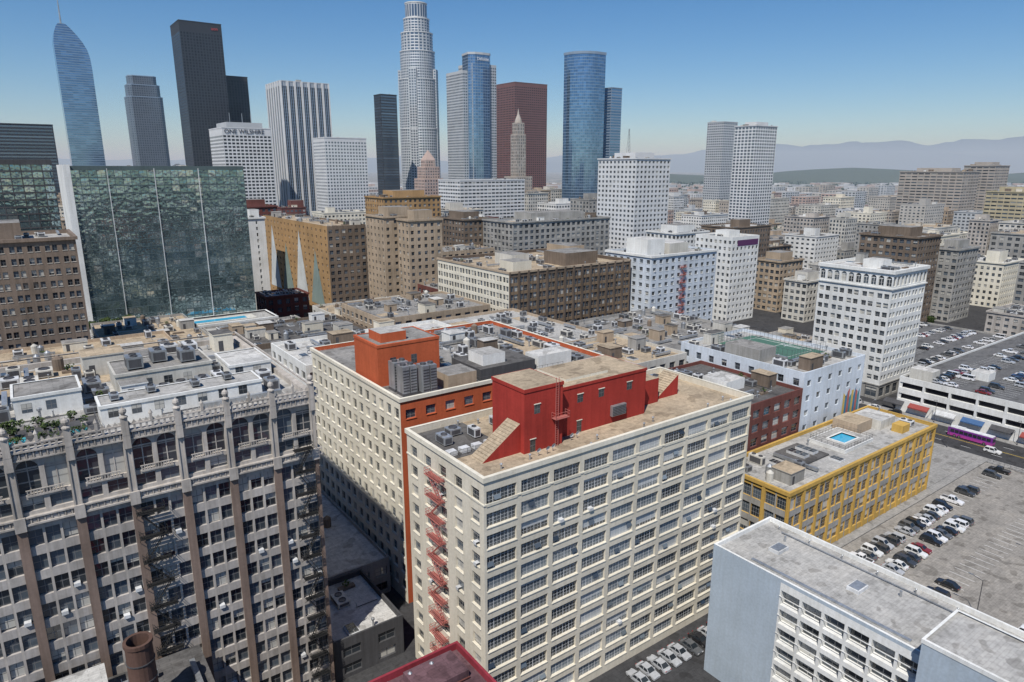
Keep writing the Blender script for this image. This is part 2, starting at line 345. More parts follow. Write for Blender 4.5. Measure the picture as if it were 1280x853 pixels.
# ------------------------------------------------------------ cream loft building
def cream_extra(mb):
    z=45.0
    mb.box(62,70,82,91,z,56,red,rt); ringband(mb,rect(62,70,82,91),55.4,56,.12,red)
    mb.box(70.02,92,84,95,z,54,red,rt); ringband(mb,rect(70.02,92,84,95),53.5,54,.12,red)
    mb.box(74,84,86,94,54,54.5,cream2,rt)
    mb.box(92,99,87,93,z,50,red,rt)
    for x,zz,w,h in ((64,z+6.5,1.2,1.6),(75,z+5.6,1.3,1.5),(80,z+5.6,1.3,1.5),(87,z+5.6,1.3,1.5),(75,z+.05,1.1,2.2),(63.2,z+.05,1.1,2.2)):
        yb=81.98 if x<70 else 83.98
        mb.poly([(x,yb,zz),(x+w,yb,zz),(x+w,yb,zz+h),(x,yb,zz+h)],g1,.3)
        mb.box(x-.1,x+w+.1,yb-.12,yb-.01,zz+h,zz+h+.12,cream2)
    mb.box(83,86.5,83.4,83.97,z+1.4,z+3.4,metal,bottom=True)
    for i in range(6): mb.box(83.1,86.4,83.33,83.39,z+1.55+i*.3,z+1.7+i*.3,dmetal)
    for x in (68.2,68.8): mb.beam((x,81.6,z),(x,81.6,57),.08,pinkp)
    for i in range(28): mb.beam((68.2,81.6,z+.3+i*.4),(68.8,81.6,z+.3+i*.4),.05,pinkp)
    mb.box(67.6,70.5,80.7,81.9,z+5,z+5.12,pinkp,bottom=True); railing(mb,[(67.6,81.9),(67.6,80.7),(70.5,80.7),(70.5,81.9)],z+5.1,1,pinkp)
    def wedge(a0,a1,b0,b1,h,m1,m2):
        A=[(a0,b0,z),(a1,b0,z),(a1,b0,z+h)]; B=[(x,b1,zz) for x,_,zz in A]
        mb.poly(A,m2); mb.poly(B[::-1],m2); mb.poly([A[0],A[2],B[2],B[0]][::-1],m1); mb.poly([A[1],B[1],B[2],A[2]],m2)
        for i in range(int((a1-a0)/.5)):
            x=a0+.2+i*.5; zz=z+h*(x-a0)/(a1-a0); mb.box(x,x+.12,b0+.15,b1-.15,zz+.02,zz+.12,m1)
    wedge(54.5,61.9,83,86.5,5,rt,red); wedge(99.5,106,88,92,4.2,rt,red)
    for a,b in ((63.5,80.2),(65.2,80.0),(66.6,80.3),(72,82),(73.5,82.2)):
        mb.beam((a,b,z),(a,b,z+1),.07,metal)
        n=10; c=(a-.1,b-.15,z+1.15)
        ring=[(c[0]+.42*cos(t*2*pi/n),c[1]-.18-.12*sin(t*2*pi/n),c[2]+.42*sin(t*2*pi/n)) for t in range(n)]
        for t in range(n): mb.poly([c,ring[t],ring[(t+1)%n]],whmetal)
    mb.box(51,61.5,87,100.1,z,z+.05,rd); mb.box(98,113.8,77.2,86,z,z+.02,rt)
    rr=random.Random(3)
    for (a,b,w,l,h) in ((53,92,1.6,3,1.6),(56,95,2.2,2.2,1.3),(59,92,1.2,2.4,1.8),(104,94.5,2.2,2.6,1.6),(107,94.5,2,2.6,1.6),(110,93,1.6,2.2,1.4),(94,96,1.6,2,1.4),(65,94,2.2,2.6,1.6),(69,96,1.6,2.6,1.8)): acunit(mb,a,b,z+.05,w,l,h,rr.choice([metal,whmetal]))
    for i in range(16):
        a=rr.uniform(52,112);b=rr.choice([rr.uniform(77.5,80),rr.uniform(96,99.5)]); mb.lathe(a,b,[(.14,z),(.14,z+.8),(.28,z+.85),(.0,z+1.1)],metal,8)
    for i in range(2): mb.beam((53,77.8+i*.35,z+.25),(112,77.8+i*.35,z+.25),.07,dmetal)
    for x in (51.5,54,56.5,59):
        mb.box(x,x+1.6,88,89.4,z+.1,z+.8,whmetal)
    railing(mb,[(51.5,87.5),(61,87.5)],z,1.1,dmetal)
    fire_escape(mb,(50.4,100.5),(50.4,76.4),10.6,4.6,[4.2+3.72*i for i in range(11)],pinkp,1.3)
creamS=S(bay=6.4,pw=.14,fh=3.72,hf=.63,dep=.4,wm=cream,gm=g3,bars=(8,4,whmetal,.028),sill=cream2,base=1.2,top=1.6,pier=.0,ac=.03)
creamL=S(bay=4.8,pw=.52,fh=3.72,hf=.56,dep=.35,wm=cream,gm=gb,sill=cream2,base=1.2,top=1.6,ac=.06)
building('cream_loft_building',(50.4,114.6,76.4,100.5),46.2,creamS,rt,1.2,sides={3:creamL,1:creamL},corn=[(45.5,46.3,.25,cream2,-.36),(41.7,41.95,.12,cream2)],extra=cream_extra)
# ------------------------------------------------------------ gothic terracotta building
def gothic():
    mb=MB(); a0,a1,b0,b1=-50.8,35,102,149; reg(a0,a1,b0,b1); pl=rect(a0,a1,b0,b1)
    low=S(bay=6.6,k=3,pw=.17,g=.045,fh=3.8,hf=.64,dep=.4,wm=terra2,gm=g1,sp=terra2,pm=brick,mm=terra,pier=.4,base=1,top=.3,ac=.05)
    top=S(bay=6.6,k=2,pw=.16,g=.1,fh=3,hf=.7,dep=.4,wm=terra,gm=g1,pier=.35,base=.1,top=.1,mm=terra)
    ar=S(bay=6.6,k=2,pw=.16,g=.09,fh=6,hf=.94,dep=.5,wm=terra,gm=gb,pier=.35,base=.0,top=.0,mm=terra)
    for i in range(4):
        p,q=pl[i],pl[(i+1)%4]
        if i==2 : mb.poly([(*p,0),(*q,0),(*q,55),(*p,55)],tan); continue
        if i==1: facade(mb,p,q,0,55,S(bay=6,pw=.6,wm=tan,gm=g1)); continue
        facade(mb,p,q,0,45.0,low); facade(mb,p,q,46.2,48.9,top); facade(mb,p,q,48.9,53.9,ar,arch=True)
        mb.poly([(*p,45.0),(*q,45.0),(*q,46.2),(*p,46.2)],terra); mb.poly([(*p,53.9),(*q,53.9),(*q,55.2),(*p,55.2)],terra)
    ringband(mb,pl,45.0,45.25,.65,terra); ringband(mb,pl,46.0,46.2,.6,terra); ringband(mb,pl,53.9,54.1,.5,terra); ringband(mb,pl,55.0,55.25,.6,terra,-.4)
    roof(mb,pl,55.2,.9,rlg,terra,.5)
    n=int((a1-a0)/.75)
    for i in range(n):
        a=a0+(i+.5)*(a1-a0)/n
        for z in (45.28,54.12):
            h=.7 if z<50 else .85
            mb.poly([(a-.25,b0-.38,z),(a+.25,b0-.38,z),(a+.25,b0-.38,z+h*.6),(a,b0-.38,z+h),(a-.25,b0-.38,z+h*.6)],terra2)
            mb.box(a+.3,a+.45,b0-.48,b0-.01,z,z+h-.02,terra)
        mb.box(a-.13,a+.13,b0-.55,b0-.3,55.25,56.0,terra); mb.poly([(a-.33,b0-.42,56.2),(a+.33,b0-.42,56.2),(a,b0-.42,56.75)],terra)
        mb.poly([(a+.33,b0-.4,56.2),(a-.33,b0-.4,56.2),(a,b0-.4,56.75)],terra)
    ringband(mb,pl,56.0,56.2,.6,terra,.25)
    nb=13; bw=(a1-a0)/nb
    for i in range(nb+1):
        a=a0+i*bw; a=min(max(a,a0+.5),a1-.5)
        for (dz,w) in ((44.4,.62),(52.8,.45)): mb.box(a-w,a+w,b0-.78,b0-.41,dz,dz+1.9,terra)
        mb.box(a-.42,a+.42,b0-.8,b0-.1,54.7,57.2,terra); mb.lathe(a,b0-.45,[(.55,57.2),(.55,57.35),(.2,57.6),(.4,57.85),(.48,58.1),(.4,58.4),(.12,58.6),(0,58.85)],terra,8)
        for dx in (-.38,.38): mb.box(a+dx-.07,a+dx+.07,b0-.5,b0-.36,46.3,52.7,terra)
        if i<nb:
            c=a0+(i+.5)*bw; mb.box(c-.16,c+.16,b0-.62,b0-.2,56.2,57.1,terra); mb.lathe(c,b0-.4,[(.25,57.1),(.27,57.25),(0,57.8)],terra,6)
            mb.box(c-2.1,c+2.1,b0-.25,b0-.01,48.75,49.0,terra)
            # low balustrade panels in front of each pair of arches
            for t in range(12): mb.box(c-2.0+t*.35,c-1.88+t*.35,b0-.22,b0-.12,49.0,49.6,terra)
            mb.box(c-2.1,c+2.1,b0-.24,b0-.1,49.6,49.72,terra,bottom=True)
    fire_escape(mb,(a0,b0-.45),(a1,b0-.45),61.0,3.6,[5+3.8*i for i in range(11)],black,1.1)
    fire_escape(mb,(a0,b0-.45),(a1,b0-.45),83.2,3.0,[5+3.8*i for i in range(12)],black,1.1)
    z=54.3
    def pent(x0,x1,y0,y1,h,m=white,t=rw):
        mb.box(x0,x1,y0,y1,z,z+h,m,t); ringband(mb,rect(x0,x1,y0,y1),z+h-.3,z+h+.15,.15,m,-.2)
        k=int((x1-x0)/3)
        for i in range(k):
            x=x0+.9+i*3; mb.poly([(x,y0-.02,z+1),(x+1.3,y0-.02,z+1),(x+1.3,y0-.02,z+2.4),(x,y0-.02,z+2.4)],g1,R.random())
    PT=[(6.5,29,108.5,114),(-24,-6.5,105.5,114),(-3.5,5,118,126),(10,24.5,121.5,131),(-28,-10,121.5,138),(27,34,120,130)]
    for pp,h,m,t in zip(PT,(2.8,2.6,3.4,3.6,3.3,2.6),(white,offw,white,offw,tan,white),(rlg,rlg,rg,rg,rt,rw)): pent(*pp,h,m,t)
    mb.box(-6,6,105.5,114,z,z+.1,dgrey); mb.box(-28,24,132,147,z,z+.06,rt)
    pool=plain('pool_turquoise',(.05,.32,.34),.1)
    mb.box(-5,-2.5,106.3,108.5,z+.1,z+.45,pool); mb.box(1.7,4.6,106.3,107.4,z+.1,z+.6,pool); mb.box(-12,-8,103.6,105.2,z,z+.6,pool)
    railing(mb,[(-6,105.3),(6,105.3),(6,114)],z,1.2,dmetal)
    clutter(mb,-34,34.3,104,148,z,100,random.Random(5),PT+[(-6,6,105.5,114),(-12,-8,103,106)])
    for (x,y) in ((12,123),(16,125.5),(20,123)): acunit(mb,x,y,z+3.65,2.4,3.2,2.1,metal)
    for (x,y) in ((8,110),(13,111),(19,110),(24,111)): acunit(mb,x,y,z+2.85,1.2,1.7,1.0,metal)
    rr=random.Random(9)
    for i in range(30):
        x=rr.uniform(-5.8,5.6); y=rr.choice((113.2,105.9,110)); mb.box(x-.35,x+.35,y-.3,y+.3,z+.12,z+.6,terra2); leaves(mb,(x,y,z+1.15),.7,40,rr,.22)
    mb.make('gothic_terracotta_building')
gothic()
# ------------------------------------------------------------ trees
def treemesh(seed,h=9):
    rg_=random.Random(seed); mb=MB(); mb.lathe(0,0,[(.3,0),(.2,h*.35),(.12,h*.55)],bark,7)
    for i in range(9):
        t=rg_.uniform(0,2*pi); rr=rg_.uniform(.8,2.6); z=h*rg_.uniform(.5,.9)
        mb.beam((0,0,h*.35),(rr*cos(t)*.8,rr*sin(t)*.8,z),.12,bark); leaves(mb,(rr*cos(t),rr*sin(t),z),rg_.uniform(1.1,1.9),130,rg_)
    o=mb.make('street_tree',False); return o.data
TM=[]
for s in range(3):
    me=treemesh(s); TM.append(me); bpy.data.objects.remove([o for o in COL.objects if o.data==me][0])
def inst(name,me,a,b,z=0,rot=0,sc=1):
    o=bpy.data.objects.new(name,me); COL.objects.link(o); x,y=W2(a,b); o.location=(x,y,z); o.rotation_euler[2]=G+rot; o.scale=(sc,sc,sc); return o
def tree(a,b,z=0,sc=1): inst('street_tree',R.choice(TM),a,b,z,R.uniform(0,6),sc)
for a,b in ((266,160),(268,170),(243,128),(243,146),(300,116.8),(306,172),(330,172),(350,173),(370,176),(385,172),(420,168),(243,20),(243,45),(264,-10),(205,112),(212,118),(208,128),(222,122),(230,108),(206,100),(216,104)): tree(a,b,0,R.uniform(.8,1.3))
for a in range(14,50,4): tree(a,325+R.uniform(-1,1),22,R.uniform(.5,.9))
# ------------------------------------------------------------ orange / cream building
def orange_extra(mb):
    z=45
    mb.box(58.2,73,128,140,z,54,orange,rg); ringband(mb,rect(58.2,73,128,140),53.5,54.1,.1,orange,-.4)
    mb.box(60,66,130,136,54,56,orange,rlg)
    for x in (61,66): mb.poly([(x,127.98,z+4),(x+1.4,127.98,z+4),(x+1.4,127.98,z+6),(x,127.98,z+6)],g1,.2)
    for i,(a,b) in enumerate(((59.5,123),(59.5,119.3),(63.2,117.6))):
        for k in range(2):
            mb.box(a+k*1.7,a+k*1.7+1.5,b,b+2.8,z+.6,z+6.2,metal,bottom=True); mb.lathe(a+k*1.7+.75,b+1.4,[(.6,z+6.2),(.6,z+6.6),(.5,z+6.6),(0,z+6.35)],dmetal,10)
            for j in range(8): mb.box(a+k*1.7+.1,a+k*1.7+1.4,b-.05,b-.005,z+1+j*.6,z+1.25+j*.6,dmetal)
        mb.box(a-.1,a+3.4,b-.1,b+2.9,z,z+.6,dmetal)
    mb.box(69,76,117.5,124,z,z+3.2,tan,rg); mb.box(78,93,119,131,z,z+2.6,dgrey,rd); mb.box(80,86,121,127,z+2.6,z+5,white,rlg)
    mb.box(94,104,119,124,z,z+3,white,rw); mb.box(95,110,128,145,z,z+.1,rt)
    railing(mb,[(75,132),(75,126),(77.5,118),(100,117.3)],z,1.2,dmetal)
    clutter(mb,74,111,117,164,z,50,random.Random(8),[(78,93,119,131),(94,104,119,124),(69,76,117.5,124)])
oL=S(bay=3.4,pw=.42,fh=3.75,hf=.6,dep=.35,wm=cream2,gm=gb,sill=offw,base=2,top=1.6)
oF=S(bay=4.6,pw=.5,fh=3.75,hf=.5,dep=.35,wm=orange,gm=gb,base=2,top=1.6,sill=orange)
building('orange_trim_loft_building',(57,112,116,165),46,oF,rg,1,sides={3:oL},corn=[(45.3,46.05,.25,cream2,-.36)],extra=orange_extra)
building('white_roof_annex',(35.6,56,122.3,164),8.5,S(wm=grey),rw,.9,cl=7,seed=2); building('black_front_shop_building',(35.6,49.3,103,122),8.2,S(wm=dgrey,bay=6,pw=.5),rw,1.2,cl=4,seed=3)
mb=MB(); mb.box(-14,14,80,100,0,20,brown,rd); mb.lathe(5.5,89.5,[(1.7,20),(1.6,30.5),(1.75,30.7),(1.75,31.2),(1.35,31.2),(1.35,29.5)],wall('rusty_brown',(.12,.07,.055),.3),20,black)
for k in range(3): mb.lathe(5.5,89.5,[(1.72,23+k*2.6),(1.72,23.15+k*2.6)],dmetal,20)
clutter(mb,-12,13,81,99,20,10,random.Random(2),[(3,8,87,92)]); mb.make('boiler_house_with_chimney')
def rp(mb):
    z=27
    for (a,b,w,l,h) in ((30,60,2.4,3.5,1.6),(24,62,2,2,1.2)): acunit(mb,a,b,z,w,l,h,metal)
    mb.box(32,39,63,67.5,z,z+1.2,rm,rm); mb.box(12,22,62,66,z,z+2,whmetal,rlg)
    for i in range(6): mb.beam((10,58+i*1.6,z+.3),(39,58+i*1.6,z+.3),.14,redb)
    for i in range(8): mb.lathe(14+i*3.1,66.8,[(.15,z),(.15,z+1.2),(.3,z+1.25),(0,z+1.5)],metal,8)
building('red_parapet_brick_building',(5,40.8,30,68.8),28,S(wm=wall('crimson_paint',(.28,.035,.05),.25),gm=g1),rm,1.0,extra=rp)
def yel(mb):
    z=19.2
    mb.box(164,178,81,91,z,z+.9,white,rlg); ringband(mb,rect(164,178,81,91),z+.9,z+1.0,.05,white,-.3)
    water=plain('pool_water',(.05,.36,.55),.05); mb.box(168,174.5,83.5,87.8,z+.9,z+.96,water); ringband(mb,rect(168,174.5,83.5,87.8),z+.9,z+1.3,.5,white)
    railing(mb,[(164.2,81.2),(177.8,81.2),(177.8,90.8),(164.2,90.8)],z+1,1.1,dmetal,True)
    mb.box(179,187,86,93,z,z+3,tan,rt); mb.box(188,196,84,92,z,z+2.6,offw,rw); mb.box(190,194,79,82,z,z+2.2,yellow,yellow)
    mb.box(150,160,83,92,z,z+.4,dgrey,rd); mb.box(134,148,79,93,z,z+.12,rlg)
    for x in (152,156): mb.box(x,x+2.4,85,90,z+.4,z+1.1,whmetal,gb)
    clutter(mb,132,163,78,94,z,12,random.Random(12),[(150,160,83,92)]); clutter(mb,180,203,77,95,z,20,random.Random(13),[(179,196,79,93)])
yS=S(bay=6.2,k=2,pw=.13,g=.06,fh=4.6,hf=.66,dep=.35,wm=yellow,gm=glass('gridded_sash',nx=4,ny=3,p=.6,frame=(.35,.35,.35),ft=.02),sp=grey,mm=grey,pier=.25,base=.8,top=1.0,bars=None)
building('yellow_warehouse_loft',(131.5,203,76,95),20,yS,rlg,.8,extra=yel,corn=[(19.2,20.1,.35,yellow,-.36)])
def lb(mb):
    z=25.2
    mb.box(89.5,100,6,31,0,29.5,lblue,rlg); ringband(mb,rect(89.5,100,6,31),29.2,29.8,.08,white,-.3)
    for b in (58,44,20,-5): mb.box(99,102,b,b+2,z,z+.6,whmetal); mb.box(99.2,101.8,b+.2,b+1.8,z+.6,z+.7,metal)
    for b in (60,40): mb.lathe(104,b,[(.2,z),(.2,z+1)],metal,8)
    mb.box(94,94.6,34,60,z,z+.25,metal); mb.beam((106,-30,z+.3),(106,62,z+.3),.15,metal)
    for b in range(33,64,6): mb.lathe(106.8,b,[(.12,z),(.12,z+.7),(.22,z+.75),(0,z+.9)],metal,6)
lbS=S(wm=lblue,gm=g1,bay=8,pw=.5)
mbx=MB(); reg(90,109,-45,66)
pl=rect(92,108.6,-45,66.2)
facade(mbx,pl[0],pl[1],0,26,lbS); facade(mbx,pl[1],pl[2],0,26,S(wm=white,bay=6,pw=.3)); mbx.poly([(108.6,66.2,0),(92,66.2,0),(92,66.2,26),(108.6,66.2,26)],lblue)
mbx.poly([(92,66.2,0),(92,53,0),(92,53,26),(92,66.2,26)],lblue)
facade(mbx,(92,53),(92,31.02),0,25.4,S(bay=3.6,pw=.12,fh=3.4,hf=.76,dep=1.2,wm=white,gm=gb,base=.3,top=.9)); mbx.poly([(92,53,25.4),(92,31.02,25.4),(92,31.02,26),(92,53,26)],lblue)
for k in range(7):
    z=1.6+k*3.42; mbx.beam((91.9,53,z+.9),(91.9,31.1,z+.9),.1,white)
facade(mbx,(92,31.02),(92,-45),0,26,lbS); roof(mbx,pl,26,.8,rlg,white,.4); lb(mbx); mbx.make('pale_blue_office_building')
# ------------------------------------------------------------ middle buildings
building('maroon_brick_loft',(118,168,96.5,131),32,S(wm=redb,gm=gb,bay=4.5,pw=.35,hf=.6,sp=redb),rd,1,cl=40,seed=21,extra=lambda mb:(mb.box(120,132,98,108,31,35.5,redb,rt),mb.box(136,144,112,122,31,35,red,rd),mb.box(150,158,108,116,31,34,white,rw)),avoid=[(120,132,98,108),(136,144,112,122),(150,158,108,116)])
court=plain('tennis_court_green',(.06,.14,.10),.8)
def wm_extra(mb):
    z=35; mb.box(180,198,108,134,z,z+.1,court)
    for p,q in (((182,111),(196,111)),((182,131),(196,131)),((182,111),(182,131)),((196,111),(196,131)),((182,121),(196,121))): mb.beam((*p,z+.14),(*q,z+.14),.08,white)
    railing(mb,rect(180,198,108,134),z,3.2,dmetal,True)
    mural=[(.55,.4,.10),(.04,.18,.32),(.42,.12,.09),(.06,.24,.28)]
    for i in range(8):
        c=mural[i%4]; m=plain('mural_colour_%d'%(i%4),c,.8); a=191+i*1.15; mb.poly([(a,96.97,16+(i%3)*1.5),(a+1.14,96.97,16+(i%2)*1),(a+1.14,96.97,25+(i%3)),(a,96.97,26-(i%2)*2)],m)
    mb.box(170,178,112,124,z,z+4,grey,rg)
building('white_mural_building',(169,201,97,140),36,S(wm=bluew,gm=g1,bay=5,pw=.65,hf=.4,fh=4.2),rlg,1,cl=26,seed=23,extra=wm_extra,avoid=[(180,198,108,134),(170,178,112,124)],sides={3:S(wm=bluew,gm=g1,bay=5,pw=.6)})
for r,z,m,rf,nm in (((118,166,135,166),34,offw,rt,'loft_building'),((172,236,146,214),27,grey,rg,'parking_garage_block'),((112,166,170,228),33,tan,rlg,'loft_building'),((56,110,167,196),41,white,rw,'white_warehouse'),((60,112,200,232),30,grey,rg,'low_commercial_building'),((60,106,240,275),30,brown,rd,'low_commercial_building'),((62,104,280,318),22,grey,rlg,'low_commercial_building'),((110,160,236,276),34,tan,rg,'low_commercial_building'),((112,158,280,318),26,offw,rt,'low_commercial_building'),((-60,36,200,246),38,tan,rt,'tan_roof_warehouse'),((-50,10,160,192),44,brown,rt,'brick_commercial_building'),((38,54,188,236),36,offw,rg,'loft_building'),((20,54,254,314),30,grey,rt,'low_commercial_building'),((172,232,300,360),30,redb,rg,'brick_commercial_building'),((240,300,262,330),36,offw,rlg,'loft_building'),((190,252,366,396),40,tan,rg,'loft_building')):
    building(nm,r,z,S(wm=m,gm=g1,bay=4.5,pw=.4,hf=.55,sill=offw),rf,1,cl=int((r[1]-r[0])*(r[3]-r[2])/50),seed=int(r[0]*7+r[2]))
def cent(mb):
    for (x0,x1,y0,y1,h,m) in ((172,182,236,246,5,cream),(205,225,240,256,6,brown),(186,196,256,270,5,offw),(226,236,262,280,6,tan)): mb.box(x0,x1,y0,y1,46,46+h,m,rg)
dkb=wall('dark_brown_brick',(.15,.115,.09),.35)
brS=S(wm=dkb,gm=gb,bay=5.2,k=2,pw=.2,g=.07,fh=3.7,hf=.66,dep=.4,pm=dkb,mm=dkb,sp=wall('ochre_spandrel',(.24,.17,.11),.3),pier=.45,base=1,top=1.8)
building('brown_and_cream_loft_building',(167,239,232,292),47.5,brS,rt,1.5,sides={3:S(wm=cream2,gm=gb,bay=5.2,k=2,pw=.18,g=.08,fh=3.7,hf=.62,base=1,top=1.8,pm=cream2)},corn=[(46.7,47.6,.35,tan,-.36)],extra=cent,cl=34,seed=31,avoid=[(172,182,236,246),(205,225,240,256),(186,196,256,270),(226,236,262,280)])
def bwx(mb):
    fire_escape(mb,(242,221),(290,221),22,4.5,[5+3.8*i for i in range(11)],pinkp,1.2); mb.box(244,256,226,240,49,57,white,rw); mb.box(262,276,228,240,49,54,offw,rw)
building('bluish_white_hotel',(242,290,221,252),50,S(wm=bluew,gm=gb,bay=4.2,pw=.5,hf=.5,sill=white,ac=.1),rlg,1,corn=[(49,50.1,.5,white,-.36)],extra=bwx,cl=10,avoid=[(244,256,226,240),(262,276,228,240)],seed=5)
purp=plain('purple_sign',(.10,.03,.10),.6)
building('white_office_with_banner',(339,365,248,275),51,S(wm=white,gm=g1,bay=3.6,pw=.5,hf=.5),rw,1,extra=lambda mb:(mb.poly([(344,247.9,45.5),(364,247.9,45.5),(364,247.9,49),(344,247.9,49)],purp),mb.box(345,355,255,265,50,54,white,rw)),cl=5)
w12S=S(wm=white,gm=gb,bay=6,k=2,pw=.24,g=.12,fh=3.8,hf=.55,dep=.4,base=1,top=1)
mb=MB(); reg(271,299,120,154); pl=rect(271,299,124,154)
for i in range(4):
    p,q=pl[i],pl[(i+1)%4]; facade(mb,p,q,0,6,S(wm=grey,gm=g1,bay=6,pw=.25,hf=.7,fh=5,top=.5)); facade(mb,p,q,6,44.5,w12S); facade(mb,p,q,45,50.2,S(wm=white,gm=gb,bay=3,pw=.3,fh=6,hf=.75,dep=.5,base=0,top=0),arch=True)
    mb.poly([(*p,44.5),(*q,44.5),(*q,45),(*p,45)],white); mb.poly([(*p,50.2),(*q,50.2),(*q,52),(*p,52)],white)
ringband(mb,pl,44.5,45,.5,white); ringband(mb,pl,50.6,51.9,.6,white,0); ringband(mb,pl,5.7,6.1,.3,grey); roof(mb,pl,52,1,rw,white); clutter(mb,272,298,125,153,51,16,random.Random(4)); mb.box(278,285,132,140,51,54.5,white,rw)
mb.make('white_arcaded_office_building')
def parkx(mb):
    z=12.8
    blue=plain('blue_awning',(.04,.10,.22),.7); redaw=plain('red_awning',(.26,.05,.04),.7)
    for i,b in enumerate(range(-60,112,9)):
        m=(blue,whmetal,redaw,dgrey)[i%4]; mb.poly([(264.9,b+7,4.2),(264.9,b,4.2),(262.9,b,3.1),(262.9,b+7,3.1)][::-1],m); mb.poly([(262.9,b+7,3.1),(262.9,b,3.1),(262.9,b,2.7),(262.9,b+7,2.7)],m)
    mb.box(300,312,60,66,z,z+2.6,white,rw); mb.box(286,292,92,98,z,z+3,white,rw); mb.box(268,274,104,112,z,z+4,offw,rw); mb.box(318,330,84,88,z,z+2,white,rw)
parkroofm=roofm('roof_deck_asphalt',(.15,.15,.15),.7)
pk=S(wm=white,gm=gdark,bay=9,k=1,pw=.08,fh=4.1,hf=.5,dep=1.2,base=3.9,top=1.1,sp=white)
building('rooftop_parking_structure',(265,400,-80,114),13.6,pk,parkroofm,.8,extra=parkx)
building('two_storey_parking_deck',(304,400,120,166),8,S(wm=grey,gm=gdark,bay=9,pw=.1,hf=.5,dep=1),parkroofm,.8)
mid=[('tan_apartment_tower',(162,185,340,363),65,S(wm=tan,bay=5,pw=.62,hf=.45)),('tan_apartment_tower',(168,188,323,336),64,S(wm=tan,bay=4,pw=.55,hf=.5)),
('grey_office_building',(252,275,403,440),56,S(wm=brown,bay=4,pw=.45)),('beaux_arts_office_building',(265,352,364,399),56,S(wm=grey,bay=4.5,pw=.4,hf=.6)),
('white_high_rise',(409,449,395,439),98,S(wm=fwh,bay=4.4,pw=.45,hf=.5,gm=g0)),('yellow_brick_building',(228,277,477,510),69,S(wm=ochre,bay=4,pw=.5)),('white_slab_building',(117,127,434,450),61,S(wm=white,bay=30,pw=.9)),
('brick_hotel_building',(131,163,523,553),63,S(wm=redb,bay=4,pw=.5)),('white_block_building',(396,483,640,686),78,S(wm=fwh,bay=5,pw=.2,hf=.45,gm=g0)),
('brown_brick_tower',(-52,16,258,290),69,S(wm=wall('brown_tan_brick',(.22,.17,.135),.3),bay=4.6,k=2,pw=.3,g=.12,hf=.5,sill=offw)),
('tan_office_building',(390,415,248,267),33,S(wm=tan)),('beige_office_building',(377,399,221,236),25,S(wm=offw)),('white_office_building',(375,410,321,349),46,S(wm=white)),
('grey_office_building',(447,475,170,184),44,S(wm=grey)),('brown_office_building',(406,433,175,208),53,S(wm=brown,bay=3.6)),
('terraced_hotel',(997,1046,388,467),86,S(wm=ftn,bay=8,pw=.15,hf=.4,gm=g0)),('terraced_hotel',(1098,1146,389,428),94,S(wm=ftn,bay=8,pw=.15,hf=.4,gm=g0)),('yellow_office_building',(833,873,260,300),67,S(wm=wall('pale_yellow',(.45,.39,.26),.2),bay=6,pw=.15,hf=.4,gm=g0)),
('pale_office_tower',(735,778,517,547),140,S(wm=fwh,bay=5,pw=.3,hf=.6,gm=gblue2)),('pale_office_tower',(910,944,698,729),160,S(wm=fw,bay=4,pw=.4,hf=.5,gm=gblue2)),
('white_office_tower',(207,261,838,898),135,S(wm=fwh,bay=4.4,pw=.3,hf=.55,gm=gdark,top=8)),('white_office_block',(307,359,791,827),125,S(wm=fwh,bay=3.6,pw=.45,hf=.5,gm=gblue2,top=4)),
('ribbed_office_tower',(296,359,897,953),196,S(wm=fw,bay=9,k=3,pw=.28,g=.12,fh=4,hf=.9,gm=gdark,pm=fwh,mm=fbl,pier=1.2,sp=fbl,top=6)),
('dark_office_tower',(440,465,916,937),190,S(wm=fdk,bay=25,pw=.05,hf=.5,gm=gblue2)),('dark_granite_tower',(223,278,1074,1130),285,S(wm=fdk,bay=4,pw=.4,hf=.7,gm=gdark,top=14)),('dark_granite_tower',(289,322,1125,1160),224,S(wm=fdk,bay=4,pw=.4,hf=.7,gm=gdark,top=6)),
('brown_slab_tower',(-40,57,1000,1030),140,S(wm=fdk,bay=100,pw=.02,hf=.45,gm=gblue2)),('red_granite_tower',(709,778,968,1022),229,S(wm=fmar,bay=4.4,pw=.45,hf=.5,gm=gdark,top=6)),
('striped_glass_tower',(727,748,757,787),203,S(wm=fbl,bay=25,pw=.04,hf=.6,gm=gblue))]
for i,(n,r,z,s) in enumerate(mid):
    s=dict(s); far_=r[2]>600
    if far_: s['rev']=False; s['dep']=0 if s['pier']==0 else .3
    building(n,r,z,s,rlg if i%2 else rg,1.2,cl=4 if far_ else int((r[1]-r[0])*(r[3]-r[2])/90)+3,seed=i*3,corn=[(z-.9,z+.1,.6,s['wm'],-.36)] if not far_ else [(z-1,z+.1,.3,s['wm'],-.36)],faces=(0,3) if far_ else (0,1,2,3),extra=(lambda mb,r=r,z=z,s=s: mb.box(r[0]+(r[1]-r[0])*.25,r[0]+(r[1]-r[0])*.8,r[2]+(r[3]-r[2])*.25,r[2]+(r[3]-r[2])*.8,z-1.2,z+4.5,s['wm'],rg)) if not far_ else None)
def sign(parent,txt,size,a,b,z,m):
    c=bpy.data.curves.new('sign_lettering','FONT'); c.body=txt; c.size=size; c.extrude=.1; c.materials.append(m); o=bpy.data.objects.new('sign_lettering',c); COL.objects.link(o)
    o.parent=parent; ac,bc=parent['c']; o.location=(a-ac,b-bc,z); o.rotation_euler=(pi/2,0,0)
par=[o for o in COL.objects if o.name.startswith('white_office_tower')][0]
sign(par,'ONE WILSHIRE',6.6,209,837.5,128.5,plain('sign_dark',(.03,.03,.04),.5))
par=[o for o in COL.objects if o.name=='dark_granite_tower'][0]; sign(par,'aon',6,264,1073.3,276,plain('sign_red',(.5,.05,.05),.5))
